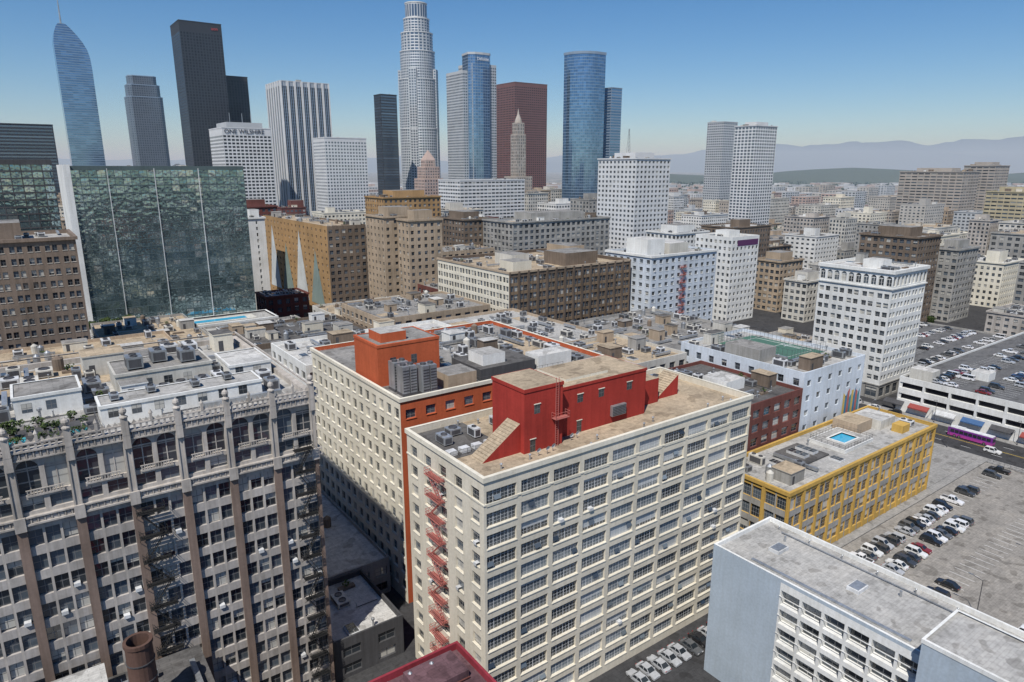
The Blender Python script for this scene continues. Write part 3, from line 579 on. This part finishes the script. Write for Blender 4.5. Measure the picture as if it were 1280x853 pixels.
mb=MB(); mb.box(214,254,845,890,133.8,141,fw,rg)
for a in (222,236,246): mb.beam((a,860,141),(a,860,152),.6,metal)
mb.make('rooftop_mechanical_house')
wt=wall('mural_white',(.55,.57,.56),.2); gt=wall('mural_green',(.22,.28,.26),.2)
def tri(mb):
    for k in range(4):
        b=478-k*26; m=gt if k%2 else wt; mb.poly([(140.9,b,12),(140.9,b-22,12),(140.9,b-11,54-(k%2)*10)],m)
building('ochre_mural_apartment_building',(141,164,368,485),59,S(wm=brown,bay=4,pw=.45),rt,1,sides={3:S(wm=ochre,bay=7,pw=.7,hf=.4)},extra=tri,cl=30,seed=77)
dteal=wall('dark_teal_panel',(.09,.125,.13),.2)
building('glass_apartment_tower',(23,92,341,378),91,S(wm=dteal,gm=gcw,bay=3.1,pw=.05,fh=3.25,hf=.9,dep=.08,base=20,top=1.5),rg,1.5,cl=14,seed=3,extra=lambda mb:(mb.box(20.5,23-.01,340,378,0,91.5,white),[mb.box(36+i*18,36.25+i*18,340.5,340.98,22,90,whmetal) for i in range(3)]))
building('glass_apartment_tower',(-30,20,400,440),94,S(wm=dgrey,gm=gcw,bay=4,pw=.08,fh=3.3,hf=.8,dep=.15,base=10,top=2),rg,1.5,cl=10,seed=4)
def pod(mb):
    mb.box(50,88,326,336,21.3,21.8,offw,offw); mb.box(54,84,328,333,21.8,21.9,plain('pool_water',(.05,.36,.55),.05)); railing(mb,[(10,322.3),(96,322.3)],22,1.2,metal)
building('podium_with_pool_deck',(10,96,322,340.6),22,S(wm=dgrey,gm=gdark,bay=6,pw=.06,fh=4,hf=.7,base=.5,sp=white,top=.8),rlg,.7,corn=[(21,22.1,.6,white,-.36),(16.6,17.2,.5,white),(12.6,13,.5,white)],extra=pod)
# ------------------------------------------------------------ landmark skyscrapers
def circ(a,b,r,n=24,ph=0): return [(a+r*cos(2*pi*(i+.5)/n+ph),b+r*sin(2*pi*(i+.5)/n+ph)) for i in range(n)]
mb=MB(); A,B=541,991; reg(505,577,955,1027); usS=S(wm=fw,gm=gblue2,bay=4.2,pw=.42,fh=4,hf=.6,dep=0,base=0,top=1,rev=False)
tiers=[(30,0,150),(29,150,222),(26.5,222,262),(24,262,288),(19.5,288,308),(16.5,308,330)]
for r,z0,z1 in tiers:
    pl=circ(A,B,r)
    for i in range(24):
        ss=dict(usS)
        if i%6 in(2,3): ss['pw']=.2; ss['wm']=fwh
        if z0>=308: ss['fh']=22;ss['hf']=.8
        facade(mb,pl[i],pl[(i+1)%24],z0,z1,ss)
    mb.poly([(*p,z1) for p in pl],rlg); ringband(mb,pl,z1-1.2,z1+.2,.5,fwh)
for i in range(4):
    t=i*pi/2+pi/4; ca,sb=A+24*cos(t),B+24*sin(t)
    pl=[(ca+8.6*cos(t+pi/4+k*pi/2),sb+8.6*sin(t+pi/4+k*pi/2)) for k in range(4)]
    for k in range(4): facade(mb,pl[k],pl[(k+1)%4],0,236,usS)
    mb.poly([(*p,236) for p in pl],rlg)
mb.make('cylindrical_crowned_skyscraper')
mb=MB(); reg(110,170,1585,1625)
prof=[(0,0),(56,0),(56,270),(55,292),(52,306),(46,319),(38,331),(30,341),(23,348),(17,351),(12,350),(7,343),(3,332),(0,316),(0,200)]
def slab(b0,b1,m,mw):
    pts=[(112+x,z) for x,z in prof]
    def xr(z,side):
        best=None
        for (x0,z0),(x1,z1) in zip(pts,pts[1:]+pts[:1]):
            if (z0-z)*(z1-z)<=0 and z0!=z1:
                x=x0+(x1-x0)*(z-z0)/(z1-z0)
                best=x if best is None else (min(best,x) if side<0 else max(best,x))
        return best
    for i in range(84):
        z=i*4.2
        if z+4.2>350: break
        zt=min(z+4.2,350.5)
        l0,r0,l1,r1=xr(z+.01,-1),xr(z+.01,1),xr(z+3.2,-1),xr(z+3.2,1); l2,r2=xr(zt,-1),xr(zt,1)
        for n in range(6):
            t0,t1=n/6,(n+1)/6
            mb.poly([(l0+(r0-l0)*t0,b0,z),(l0+(r0-l0)*t1,b0,z),(l1+(r1-l1)*t1,b0,z+3.2),(l1+(r1-l1)*t0,b0,z+3.2)],m,.4+.2*R.random())
        mb.poly([(l1,b0,z+3.2),(r1,b0,z+3.2),(r2,b0,zt),(l2,b0,zt)],mw)
        mb.poly([(l0,b1,z),(l0,b0,z),(l2,b0,zt),(l2,b1,zt)],m,.5); mb.poly([(r0,b0,z),(r0,b1,z),(r2,b1,zt),(r2,b0,zt)],m,.5); mb.poly([(r0,b1,z),(l0,b1,z),(l2,b1,zt),(r2,b1,zt)],m,.5)
slab(1587,1622,gblue,fbl); mb.lathe(129,1600,[(2,335),(1.6,350),(.7,394),(0,398)],metal,8); mb.make('sail_topped_glass_skyscraper')
mb=MB(); reg(196,252,1402,1450)
cS=S(wm=wall('slate_granite',(.11,.13,.16),.08),gm=gblue2,bay=3.6,pw=.45,fh=4,hf=.6,dep=0,rev=False,base=0,top=1)
for (x,z0,z1) in ((0,0,212),(2.5,212,232),(6,232,247)):
    c=6; a0,a1,b0,b1=196+x,252-x,1402+x,1450-x; pl=[(a0+c,b0),(a1-c,b0),(a1,b0+c),(a1,b1-c),(a1-c,b1),(a0+c,b1),(a0,b1-c),(a0,b0+c)]
    for i in range(8): facade(mb,pl[i],pl[(i+1)%8],z0,z1,cS)
    mb.poly([(*p,z1) for p in pl],rg)
    ringband(mb,pl,z1-1.2,z1+.3,.4,fbl)
mb.make('stepped_crown_office_tower')
def stonetower():
    mb=MB(); reg(562,617,889,943); s=S(wm=fw,gm=gblue2,bay=3.4,pw=.35,fh=4,hf=.55,dep=0,rev=False,top=3); gl=S(wm=fbl,gm=gblue,bay=4,pw=.12,fh=4,hf=.8,dep=0,rev=False,top=2)
    for pl,z,ss in ((rect(574,617,889,926),238,s),(rect(562.7,573.98,896,943),228,s),):
        for i in (0,1,3): facade(mb,pl[i],pl[(i+1)%4],0,z,ss)
        mb.poly([(pl[2][0],pl[2][1],0),(pl[3][0],pl[3][1],0),(pl[3][0],pl[3][1],z),(pl[2][0],pl[2][1],z)],fw)
        mb.poly([(*p,z) for p in pl],rg)
    pl=[(578,886.5),(590,884.5),(602,885),(606,888.9),(606,915),(574,915),(570,893)]
    for i in range(len(pl)): facade(mb,pl[i],pl[(i+1)%len(pl)],0,252,gl)
    mb.poly([(*p,252) for p in pl],rg); ringband(mb,pl,250,253,.5,fw); o=mb.make('stone_and_glass_office_tower'); sign(o,'Deloitte.',6,580,884,242,plain('sign_white',(.8,.8,.8),.5))
stonetower()
mb=MB(); reg(660,712,745,800)
pl=[(665+30*(1-sin(pi/2*(1-i/8))) ,753+30*(1-cos(pi/2*(1-i/8)))) for i in range(9)]
pl=pl+[(710,753),(710,790),(665,790)]
bs=S(wm=fbl,gm=gblue,bay=3.5,pw=.05,fh=4,hf=.85,dep=0,rev=False,top=3,base=0)
for i in range(len(pl)): facade(mb,pl[i],pl[(i+1)%len(pl)],0,247,bs)
mb.poly([(*p,247) for p in pl],rg); ringband(mb,pl,244,247.4,.6,fbl); mb.make('curved_blue_glass_tower')
mb=MB(); reg(410,440,745,775)
for x,z0,z1 in ((0,0,78),(3,78,92),(6.5,92,100)):
    pl=rect(412+x,438-x,747+x,773-x)
    for i in range(4): facade(mb,pl[i],pl[(i+1)%4],z0,z1,S(wm=fpk,gm=g0,bay=3.5,pw=.5,fh=3.6,hf=.5,dep=0,rev=False,top=1,base=0))
    mb.poly([(*p,z1) for p in pl],rt)
pl=rect(418.5,431.5,753.5,766.5); c=(425,760,112)
for i in range(4): mb.poly([(*pl[i],100),(*pl[(i+1)%4],100),c],fpk)
mb.make('pink_stepped_gothic_tower')
mb=MB(); reg(530,550,720,742)
for x,z0,z1 in ((-14,0,62),(-6,62,80),(0,80,132),(1.5,132,146)):
    pl=rect(534+x,548-x,724+x,738-x)
    for i in range(4): facade(mb,pl[i],pl[(i+1)%4],z0,z1,S(wm=ftn,gm=g0,bay=3,pw=.6,fh=4,hf=.7,dep=0,rev=False,top=1,base=0))
    mb.poly([(*p,z1) for p in pl],rt)
mb.lathe(541,731,[(5,146),(4,150),(1.5,156),(0,164)],ftn,8); mb.make('art_deco_spire_tower')
mb=MB()
for z in range(0,24,3):
    w=1.2-z*.04
    for sx,sy in ((1,1),(1,-1),(-1,1),(-1,-1)): mb.beam((430+sx*w,425+sy*w,98+z),(430+sx*(w-.12),425+sy*(w-.12),101+z),.2,dmetal)
    mb.beam((430-w,425-w,98+z),(430+w,425-w,101+z),.15,dmetal)
mb.make('radio_mast')
# ------------------------------------------------------------ ground, streets, lots
def groundmat():
    m,nt,b=newmat('city_ground')
    t=nt.nodes.new('ShaderNodeTexCoord')
    c=ramp(nt,noise(nt,t.outputs['Object'],.004,8,.7),[(.35,(.09,.105,.08)),(.48,(.17,.17,.16)),(.56,(.27,.26,.24)),(.65,(.15,.15,.14))])
    vo=nt.nodes.new('ShaderNodeTexVoronoi'); vo.inputs['Scale'].default_value=.03; nt.links.new(t.outputs['Object'],vo.inputs['Vector'])
    c=mult(nt,c,ramp(nt,vo.outputs['Color'],[(.2,(.6,.6,.6)),(.8,(1.6,1.6,1.6))]))
    nt.links.new(c,b.inputs['Base Color']); b.inputs['Roughness'].default_value=.9; b.inputs['Specular IOR Level'].default_value=.1; return m
gm_=groundmat()
mb=MB(); mb.poly([(-40000,-3000,-.03),(40000,-3000,-.03),(40000,60000,-.03),(-40000,60000,-.03)],gm_); mb.make('ground',False)
asph=roofm('asphalt',(.06,.06,.062),.75); lotm=roofm('worn_lot_asphalt',(.31,.29,.26),.75); conc=roofm('sidewalk_concrete',(.33,.32,.30),.8); paint=plain('road_paint_white',(.7,.7,.68),.7); paintY=plain('road_paint_yellow',(.6,.42,.06),.7)
mb=MB(); mb.poly([(-400,-500,.0),(1150,-500,.0),(1150,900,.0),(-400,900,.0)],asph); mb.make('street_asphalt')
mb=MB(); mb.poly([(111,-95,.004),(238.5,-95,.004),(238.5,73.5,.004),(111,73.5,.004)],lotm); mb.make('parking_lot')
mb=MB()
for (a0,a1,b0,b1) in ((238.6,242,-95,220),(261.5,264.9,-95,220),(115,238.6,73.6,75.9),(203.1,238.5,76,95)): mb.box(a0,a1,b0,b1,0,.14,conc)
mb.make('sidewalk')
mb=MB(); railing(mb,[(238.2,73),(238.2,50)],.0,2.2,dmetal); railing(mb,[(238.2,40),(238.2,-60)],.0,2.2,dmetal); mb.make('metal_fence')
mb=MB(); mb.box(232,235,42,45,.01,2.5,whmetal,rlg); mb.box(231.6,235.4,41.6,45.4,2.5,2.65,yellow,bottom=True); mb.poly([(232.4,41.99,1),(234.6,41.99,1),(234.6,41.99,2.1),(232.4,41.99,2.1)],g1); mb.poly([(231.99,44.6,1),(231.99,42.4,1),(231.99,42.4,2.1),(231.99,44.6,2.1)],g1); mb.make('parking_attendant_booth')
mb=MB()
for b in range(-90,215,9):
    for a in (246.8,256.6): mb.box(a,a+.15,b,b+3,.004,.008,paint)
for a in (251.5,251.9): mb.box(a,a+.12,-95,215,.004,.008,paintY)
for k in range(9): mb.box(243+k*2.1,244+k*2.1,99,103,.004,.008,paint)
STALL=[]
for b in (68,51,34,17,0):
    for i in range(44):
        a=114+i*2.75
        if a<237: mb.box(a,a+.1,b-2.6,b+2.6,.008,.012,paint); STALL.append((a+1.4,b))
mb.make('road_markings')
mb=MB()
DECK=[]
for b in range(-70,110,8):
    if (b//8)%2: continue
    for i in range(47):
        a=268+i*2.75
        if a<396:
            for bb in (b,b+5.4): mb.box(a,a+.1,bb-2.5,bb+2.5,12.804,12.81,paint); DECK.append((a+1.4,bb,12.8))
for b in (126,138,150,161):
    for i in range(32):
        a=308+i*2.75; mb.box(a,a+.1,b-2.5,b+2.5,7.204,7.21,paint); DECK.append((a+1.4,b,7.2))
mb.make('parking_deck_markings')
# ------------------------------------------------------------ vehicles
tyre=plain('tyre_rubber',(.02,.02,.02),.8); cg=plain('car_glass',(.02,.025,.03),.05,0,.8); chrome=plain('wheel_alloy',(.45,.45,.46),.3,.8); lampw=plain('headlamp',(.7,.7,.7),.2); lampr=plain('tail_lamp',(.4,.02,.02),.3)
def paintm(n,c):
    m=plain(n,c,.25,.0,.6); m.node_tree.nodes['Principled BSDF'].inputs['Coat Weight'].default_value=.6; return m
CP=[paintm('paint_white',(.72,.72,.72)),paintm('paint_black',(.02,.02,.022)),paintm('paint_silver',(.4,.41,.42)),paintm('paint_grey',(.10,.105,.11)),paintm('paint_white_b',(.68,.68,.66)),paintm('paint_graphite',(.05,.052,.055)),paintm('paint_red',(.20,.025,.025)),paintm('paint_blue',(.035,.06,.14))]
def car(kind,pm):
    mb=MB(); L={'sedan':4.7,'suv':4.8,'pickup':5.6,'van':5.4}[kind]; W=1.85 if kind!='sedan' else 1.8
    h=L/2; zt={'sedan':.92,'suv':1.08,'pickup':1.08,'van':1.15}[kind]
    st={'sedan':[(-h,.72,.86),(-h+.25,zt-.1,.95),(-h+1.3,zt,1),(h-1.3,zt,1),(h-.25,zt,.95),(h,.75,.86)],}.get(kind,[(-h,zt-.3,.88),(-h+.2,zt-.12,.96),(-h+1.2,zt,1),(h-1.2,zt,1),(h-.15,zt,.97),(h,zt-.1,.93)])
    rings=[]
    for y,z,w in st:
        w=w*W/2; rings.append([(-w,y,.28),(-w*1.02,y,.6),(-w*.95,y,z),(w*.95,y,z),(w*1.02,y,.6),(w,y,.28)])
    for r0,r1 in zip(rings,rings[1:]):
        for i in range(5): mb.poly([r0[i],r1[i],r1[i+1],r0[i+1]],pm)
    mb.poly(rings[0],pm); mb.poly(rings[-1][::-1],pm)
    c={'sedan':(-1.05,1.75,-.35,1.05,1.43),'suv':(-1.0,2.3,-.35,1.95,1.75),'pickup':(-1.2,.9,-.6,.75,1.82),'van':(-1.9,2.6,-1.2,2.5,2.05)}[kind]
    y0,y1,t0,t1,zr=c; wb=W/2*.93; wt=W/2*.76
    Bq=[(-wb,y0,zt),(wb,y0,zt),(wb,y1,zt),(-wb,y1,zt)]; T=[(-wt,t0,zr),(wt,t0,zr),(wt,t1,zr),(-wt,t1,zr)]
    for i in range(4):
        j=(i+1)%4; mb.poly([Bq[i],Bq[j],T[j],T[i]],cg)
    mb.box(-wt-.03,wt+.03,t0-.02,t1+.02,zr-.02,zr+.06,pm,bottom=True)
    for i in range(4): mb.beam(Bq[i],T[i],.1,pm)
    for sx in (-1,1): mb.beam((sx*wb*1.0,(y0+y1)/2,zt),(sx*wt*1.02,(t0+t1)/2,zr),.09,pm); mb.box(sx*(W/2+.1)-.1,sx*(W/2+.1)+.1,y0+.25,y0+.4,zt+.02,zt+.2,pm,bottom=True)
    if kind=='pickup':
        mb.poly([(-W*.42,1.0,zt+.01),(W*.42,1.0,zt+.01),(W*.42,h-.15,zt+.01),(-W*.42,h-.15,zt+.01)],dgrey)
        for x in (-W*.47,W*.42): mb.box(x,x+.09,.95,h-.1,zt,zt+.12,pm)
    for sx in (-1,1):
        mb.box(sx*W*.33-.2,sx*W*.33+.2,-h-.02,-h+.02,.6,.76,lampw,bottom=True); mb.box(sx*W*.35-.16,sx*W*.35+.16,h-.02,h+.02,.65,.82,lampr,bottom=True)
        for yy in (-h+.95,h-1.0):
            n=14; x1=sx*(W/2+.02); x0=sx*(W/2-.22); ro=.34
            for i in range(n):
                t,u=2*pi*i/n,2*pi*(i+1)/n
                q=[(x0,yy+ro*cos(t),.34+ro*sin(t)),(x1,yy+ro*cos(t),.34+ro*sin(t)),(x1,yy+ro*cos(u),.34+ro*sin(u)),(x0,yy+ro*cos(u),.34+ro*sin(u))]
                mb.poly(q,tyre); mb.poly([(x1,yy+ro*cos(t),.34+ro*sin(t)),(x1,yy+ro*cos(u),.34+ro*sin(u)),(x1,yy+.2*cos(u),.34+.2*sin(u)),(x1,yy+.2*cos(t),.34+.2*sin(t))],tyre)
            mb.poly([(x1,yy+.2*cos(2*pi*i/n),.34+.2*sin(2*pi*i/n)) for i in range(n)],chrome)
    mb.box(-W/2*.9,W/2*.9,-h+.2,h-.2,.2,.3,tyre,bottom=True)
    o=mb.make('x',False); me=o.data; bpy.data.objects.remove(o); return me
CARS=[car(k,p) for k in ('sedan','suv') for p in CP[:6]]*3+[car('sedan',CP[6]),car('suv',CP[7]),car('sedan',CP[7])]+[car('pickup',CP[0]),car('pickup',CP[1]),car('van',CP[0])]*2
def putcar(a,b,z=0,rot=0,me=None):
    me=me or R.choice(CARS); inst('parked_car',me,a+R.uniform(-.12,.12),b+R.uniform(-.3,.3),z,rot+R.choice((0,pi))+R.uniform(-.03,.03))
for a,b in STALL:
    p=.85 if b==68 and 140<a<212 else (.28 if b==51 else .2)
    if R.random()<p: putcar(a,b,.004)
for i in range(15):
    if R.random()<.8: putcar(150+i*2.9,61.5,.004)
for a,b,z in DECK:
    if R.random()<(.45 if z>10 else .6): putcar(a,b,z)
for b in range(-80,200,8):
    if R.random()<.5: putcar(244.2,b)
    if R.random()<.5 and not 70<b<98: putcar(260.2,b)
    if R.random()<.25: putcar(R.choice((248.6,254.6)),b+3)
for i in range(9): putcar(80+i*2.9,71.5,0,0,R.choice(CARS[1:4]))
mb=MB(); pur=paintm('paint_purple',(.17,.03,.24)); pink=paintm('paint_magenta',(.38,.05,.28))
mb.box(-1.27,1.27,-6.8,6.8,.35,1.3,pink,bottom=True); mb.box(-1.27,1.27,-6.8,6.8,1.3,3.2,pur); mb.box(-1.15,1.15,-6.6,6.6,3.2,3.4,whmetal); mb.box(-.8,.8,2,5,3.4,3.7,whmetal)
for i in range(9):
    for sx in (-1,1):
        y=-6.2+i*1.38; x=sx*1.283; q=[(x,y,1.6),(x,y+1.2,1.6),(x,y+1.2,2.7),(x,y,2.7)]; mb.poly(q if sx>0 else q[::-1],cg)
for y in (-6.813,6.813): mb.poly([(-1.1,y,1.5),(1.1,y,1.5),(1.1,y,2.9),(-1.1,y,2.9)],cg)
for sx in (-1,1):
    for yy in (-4.4,3.2,4.6):
        n=12; x=sx*1.3; mb.poly([(x,yy+.5*cos(2*pi*i/n),.5+.5*sin(2*pi*i/n)) for i in range(n)],tyre); mb.poly([(x*1.003,yy+.28*cos(2*pi*i/n),.5+.28*sin(2*pi*i/n)) for i in range(n)],chrome)
o=mb.make('city_bus',False); x,y=W2(254.5,84); o.location=(x,y,.0); o.rotation_euler[2]=G
mb=MB(); mb.lathe(0,0,[(.2,0),(.18,.6),(.1,.7),(.07,8.5)],dmetal,8); mb.beam((0,0,8.4),(2.2,0,8.9),.09,dmetal); mb.box(1.8,2.7,-.14,.14,8.8,8.95,metal,bottom=True)
o=mb.make('street_lamp',False); LM=o.data; bpy.data.objects.remove(o)
for b in range(-70,210,26): inst('street_lamp',LM,241.2,b,.14,0); inst('street_lamp',LM,262.2,b+13,.14,pi)
for a in (150,185,220): inst('street_lamp',LM,a,43,0,pi/2)
# ------------------------------------------------------------ city fill
def overlap(a0,a1,b0,b1,pad=4): return any(a0<r[1]+pad and a1>r[0]-pad and b0<r[3]+pad and b1>r[2]-pad for r in NAMED)
reg(-90,265,-100,235); reg(262,402,-100,170)
FW=[white,offw,cream2,tan,grey,brown,redb,white,cream,offw,grey,offw,terra]; FR=[rg,rw,rlg,rd,rt,rt,rlg]
F=random.Random(11); far=MB(); FFW=[fwh,ftn,fw,wall('hazy_beige',(.45,.43,.40),.15),fpk,fw]  # FFW: wall colours with aerial haze tinted in, for distant fill
nfill=0
for i in range(-6,34):
    for j in range(-5,24):
        A0=-20+i*122; B0=170+j*172
        for ii in range(2):
            for jj in range(4):
                a0=A0+ii*52; b0=B0+jj*38; a1=a0+F.uniform(38,50); b1=b0+F.uniform(28,36)
                ac,bc=(a0+a1)/2,(b0+b1)/2; x,y=W2(ac,bc)
                if y>3600: continue
                behind=False
                if y<300:
                    if not (-420<y<90 and abs(x)<380 and hypot(x,y)>75): continue
                    behind=True
                else:
                    k=x/(y*.97+10)
                    if k<-.95 or k>.98: continue
                rr1=F.random(); rr2=F.random(); rr3=F.random()
                if overlap(a0,a1,b0,b1):
                    if overlap(a0+8,a1-8,b0+6,b1-6): continue
                    a0+=8;a1-=8;b0+=6;b1-=6
                    if overlap(a0,a1,b0,b1,0.5): continue
                if behind:
                    if x>95 and y>20: continue
                    z=F.choice([18,26,34,42,46]); wmn=F.choice(FW)
                    building('mid_rise_building' if z>25 else 'low_rise_building',(a0,a1,b0,b1),z,S(wm=wmn,gm=g0,bay=5,pw=.45,fh=4,rev=False,dep=0),F.choice(FR),1,cl=3,seed=nfill,faces=(1,2)); nfill+=1
                elif y<1250:
                    if rr1<.06: continue
                    if y<700: z=F.choice([14,20,26,32,38,44,48,52]) if k<.25 else F.choice([9,14,18,24,30,38,44])
                    else: z=F.choice([15,22,30,40,50,60]) if k<.2 else F.choice([9,12,16,22,30,38,48])
                    if y<420: z=min(z,38)
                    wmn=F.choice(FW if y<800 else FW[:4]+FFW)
                    s=S(wm=wmn,gm=g0 if y>520 else g1,bay=F.choice([3.6,4.2,5]),pw=F.uniform(.35,.55),fh=F.choice([3.6,4,4.2]),hf=F.uniform(.42,.6),dep=.3 if y<650 else 0,rev=y<650,top=F.uniform(1.2,2.2))
                    ex=None
                    if F.random()<.6:
                        pa,pb,ph_=a0+F.uniform(4,14),b0+F.uniform(4,9),F.uniform(3,7); pw_,pl_=F.uniform(6,16),F.uniform(6,12)
                        ex=lambda mb,pa=pa,pb=pb,ph_=ph_,pw_=pw_,pl_=pl_,z=z,wmn=wmn: mb.box(pa,pa+pw_,pb,pb+pl_,z-1,z+ph_,wmn,rg)
                    building('mid_rise_building' if z>25 else 'low_rise_building',(a0,a1,b0,b1),z,s,F.choice(FR),1,cl=(18 if y<500 else 9 if y<900 else 4),seed=nfill,faces=(0,3) if y>450 else (0,1,2,3),corn=[(z-.8,z+.1,F.uniform(.2,.7),wmn,-.36)],extra=ex); nfill+=1
                else:
                    if rr1<.15: continue
                    z=F.choice([6,8,10,14,20]) + (F.choice([0,0,0,25]) if y<2000 else 0)
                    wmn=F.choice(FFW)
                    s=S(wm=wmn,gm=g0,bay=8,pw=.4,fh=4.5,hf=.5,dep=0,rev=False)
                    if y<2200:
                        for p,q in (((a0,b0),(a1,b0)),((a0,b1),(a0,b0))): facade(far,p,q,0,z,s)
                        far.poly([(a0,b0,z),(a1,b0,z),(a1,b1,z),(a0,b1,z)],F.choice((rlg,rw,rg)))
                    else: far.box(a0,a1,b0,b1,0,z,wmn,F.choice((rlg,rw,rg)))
far.make('distant_city_buildings')
hz=[wall('hazy_tree_green',(.07,.095,.065),.2),wall('hazy_tree_dark',(.05,.07,.055),.2)]
mb=MB(); T=random.Random(5)
for i in range(2200):
    y=T.uniform(700,5500); x=T.uniform(.1,1.0)*y; a=CA*x+SA*y; b=-SA*x+CA*y
    r=T.uniform(3,7)*(1 if y<2500 else 2.0); base=T.uniform(2,7)
    for k in range(9):
        c=Vector((a+T.gauss(0,r),b+T.gauss(0,r),base+T.uniform(2,r)))
        u=Vector((T.gauss(0,1),T.gauss(0,1),T.gauss(0,1))).normalized()*r*.5; v=u.cross(Vector((T.gauss(0,1),T.gauss(0,1),T.gauss(0,1)))).normalized()*r*.4
        mb.poly([tuple(c-u),tuple(c-v),tuple(c+u),tuple(c+v)],T.choice(hz))
mb.make('distant_trees')
def ridge(name,m,x0,x1,y0,depth,hf,nx_=160,ny_=10,seed=1):
    from mathutils import noise as nz
    v=[];f=[]
    for j in range(ny_+1):
        for i in range(nx_+1):
            x=x0+(x1-x0)*i/nx_; t=j/ny_; y=y0+depth*t
            n=nz.fractal(Vector((x/2600+seed,y/2600,seed)),1.0,2.0,6); h=hf(x)*(sin(pi*min(1,t*.75+.0))**.8)*(1+.5*n)
            v.append((x,y,max(h,-5)))
    for j in range(ny_):
        for i in range(nx_):
            k=j*(nx_+1)+i; f.append((k,k+1,k+nx_+2,k+nx_+1))
    me=bpy.data.meshes.new(name); me.from_pydata(v,[],f); me.materials.append(m); o=bpy.data.objects.new(name,me); COL.objects.link(o)
    for p in me.polygons: p.use_smooth=True
mtn=wall('hazy_mountain',(.17,.20,.24),.1,1,0); hillm=wall('hill_green',(.11,.13,.11),.3,1,0)  # mountain base colour carries a painted haze tint besides the haze volume
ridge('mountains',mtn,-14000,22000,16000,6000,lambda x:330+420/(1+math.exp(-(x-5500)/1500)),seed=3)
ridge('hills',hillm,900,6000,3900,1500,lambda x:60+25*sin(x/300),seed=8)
# ------------------------------------------------------------ light, sky, haze, camera
hzm=bpy.data.materials.new('atmospheric_haze'); hzm.use_nodes=True; hn=hzm.node_tree; hn.nodes.clear()
ho=hn.nodes.new('ShaderNodeOutputMaterial'); hs=hn.nodes.new('ShaderNodeVolumeScatter'); hs.inputs['Color'].default_value=(.62,.82,1,1); hs.inputs['Density'].default_value=.000085; hs.inputs['Anisotropy'].default_value=0.0
hn.links.new(hs.outputs[0],ho.inputs['Volume'])
mb=MB(); mb.box(-30000,30000,420,30000,-3,500,hzm,bottom=True); mb.make('haze',False)
sd=Vector((-.32,-.947,0)).normalized(); el=radians(55); sv=Vector((sd.x*cos(el),sd.y*cos(el),sin(el)))
sl=bpy.data.lights.new('sun','SUN'); sl.energy=5.0; sl.angle=radians(.5); sl.color=(1,.955,.89); so=bpy.data.objects.new('sun',sl); so.rotation_euler=sv.to_track_quat('Z','Y').to_euler(); COL.objects.link(so)
w=bpy.data.worlds.new('World'); bpy.context.scene.world=w; w.use_nodes=True; nt=w.node_tree
sk=nt.nodes.new('ShaderNodeTexSky'); sk.sky_type='NISHITA'; sk.sun_disc=False; sk.sun_elevation=el; sk.sun_rotation=atan2(sd.x,sd.y); sk.altitude=90; sk.air_density=1.0; sk.dust_density=.25; sk.ozone_density=3.5
hsv=nt.nodes.new('ShaderNodeHueSaturation'); hsv.inputs['Saturation'].default_value=1.3; nt.links.new(sk.outputs[0],hsv.inputs['Color'])
tn=mult(nt,hsv.outputs[0],(.93,.99,1.08))
bg=nt.nodes['Background']; bg.inputs['Strength'].default_value=.09; nt.links.new(tn,bg.inputs['Color'])
cam=bpy.data.cameras.new('camera'); cam.lens=36*853/1280; cam.clip_end=90000; cam.clip_start=1; c=bpy.data.objects.new('camera',cam); c.location=(0,0,90); c.rotation_euler=(radians(90-14.2),0,0); COL.objects.link(c)
sc=bpy.context.scene; sc.camera=c; sc.view_settings.view_transform='Standard'; sc.view_settings.look='None'; sc.view_settings.exposure=0
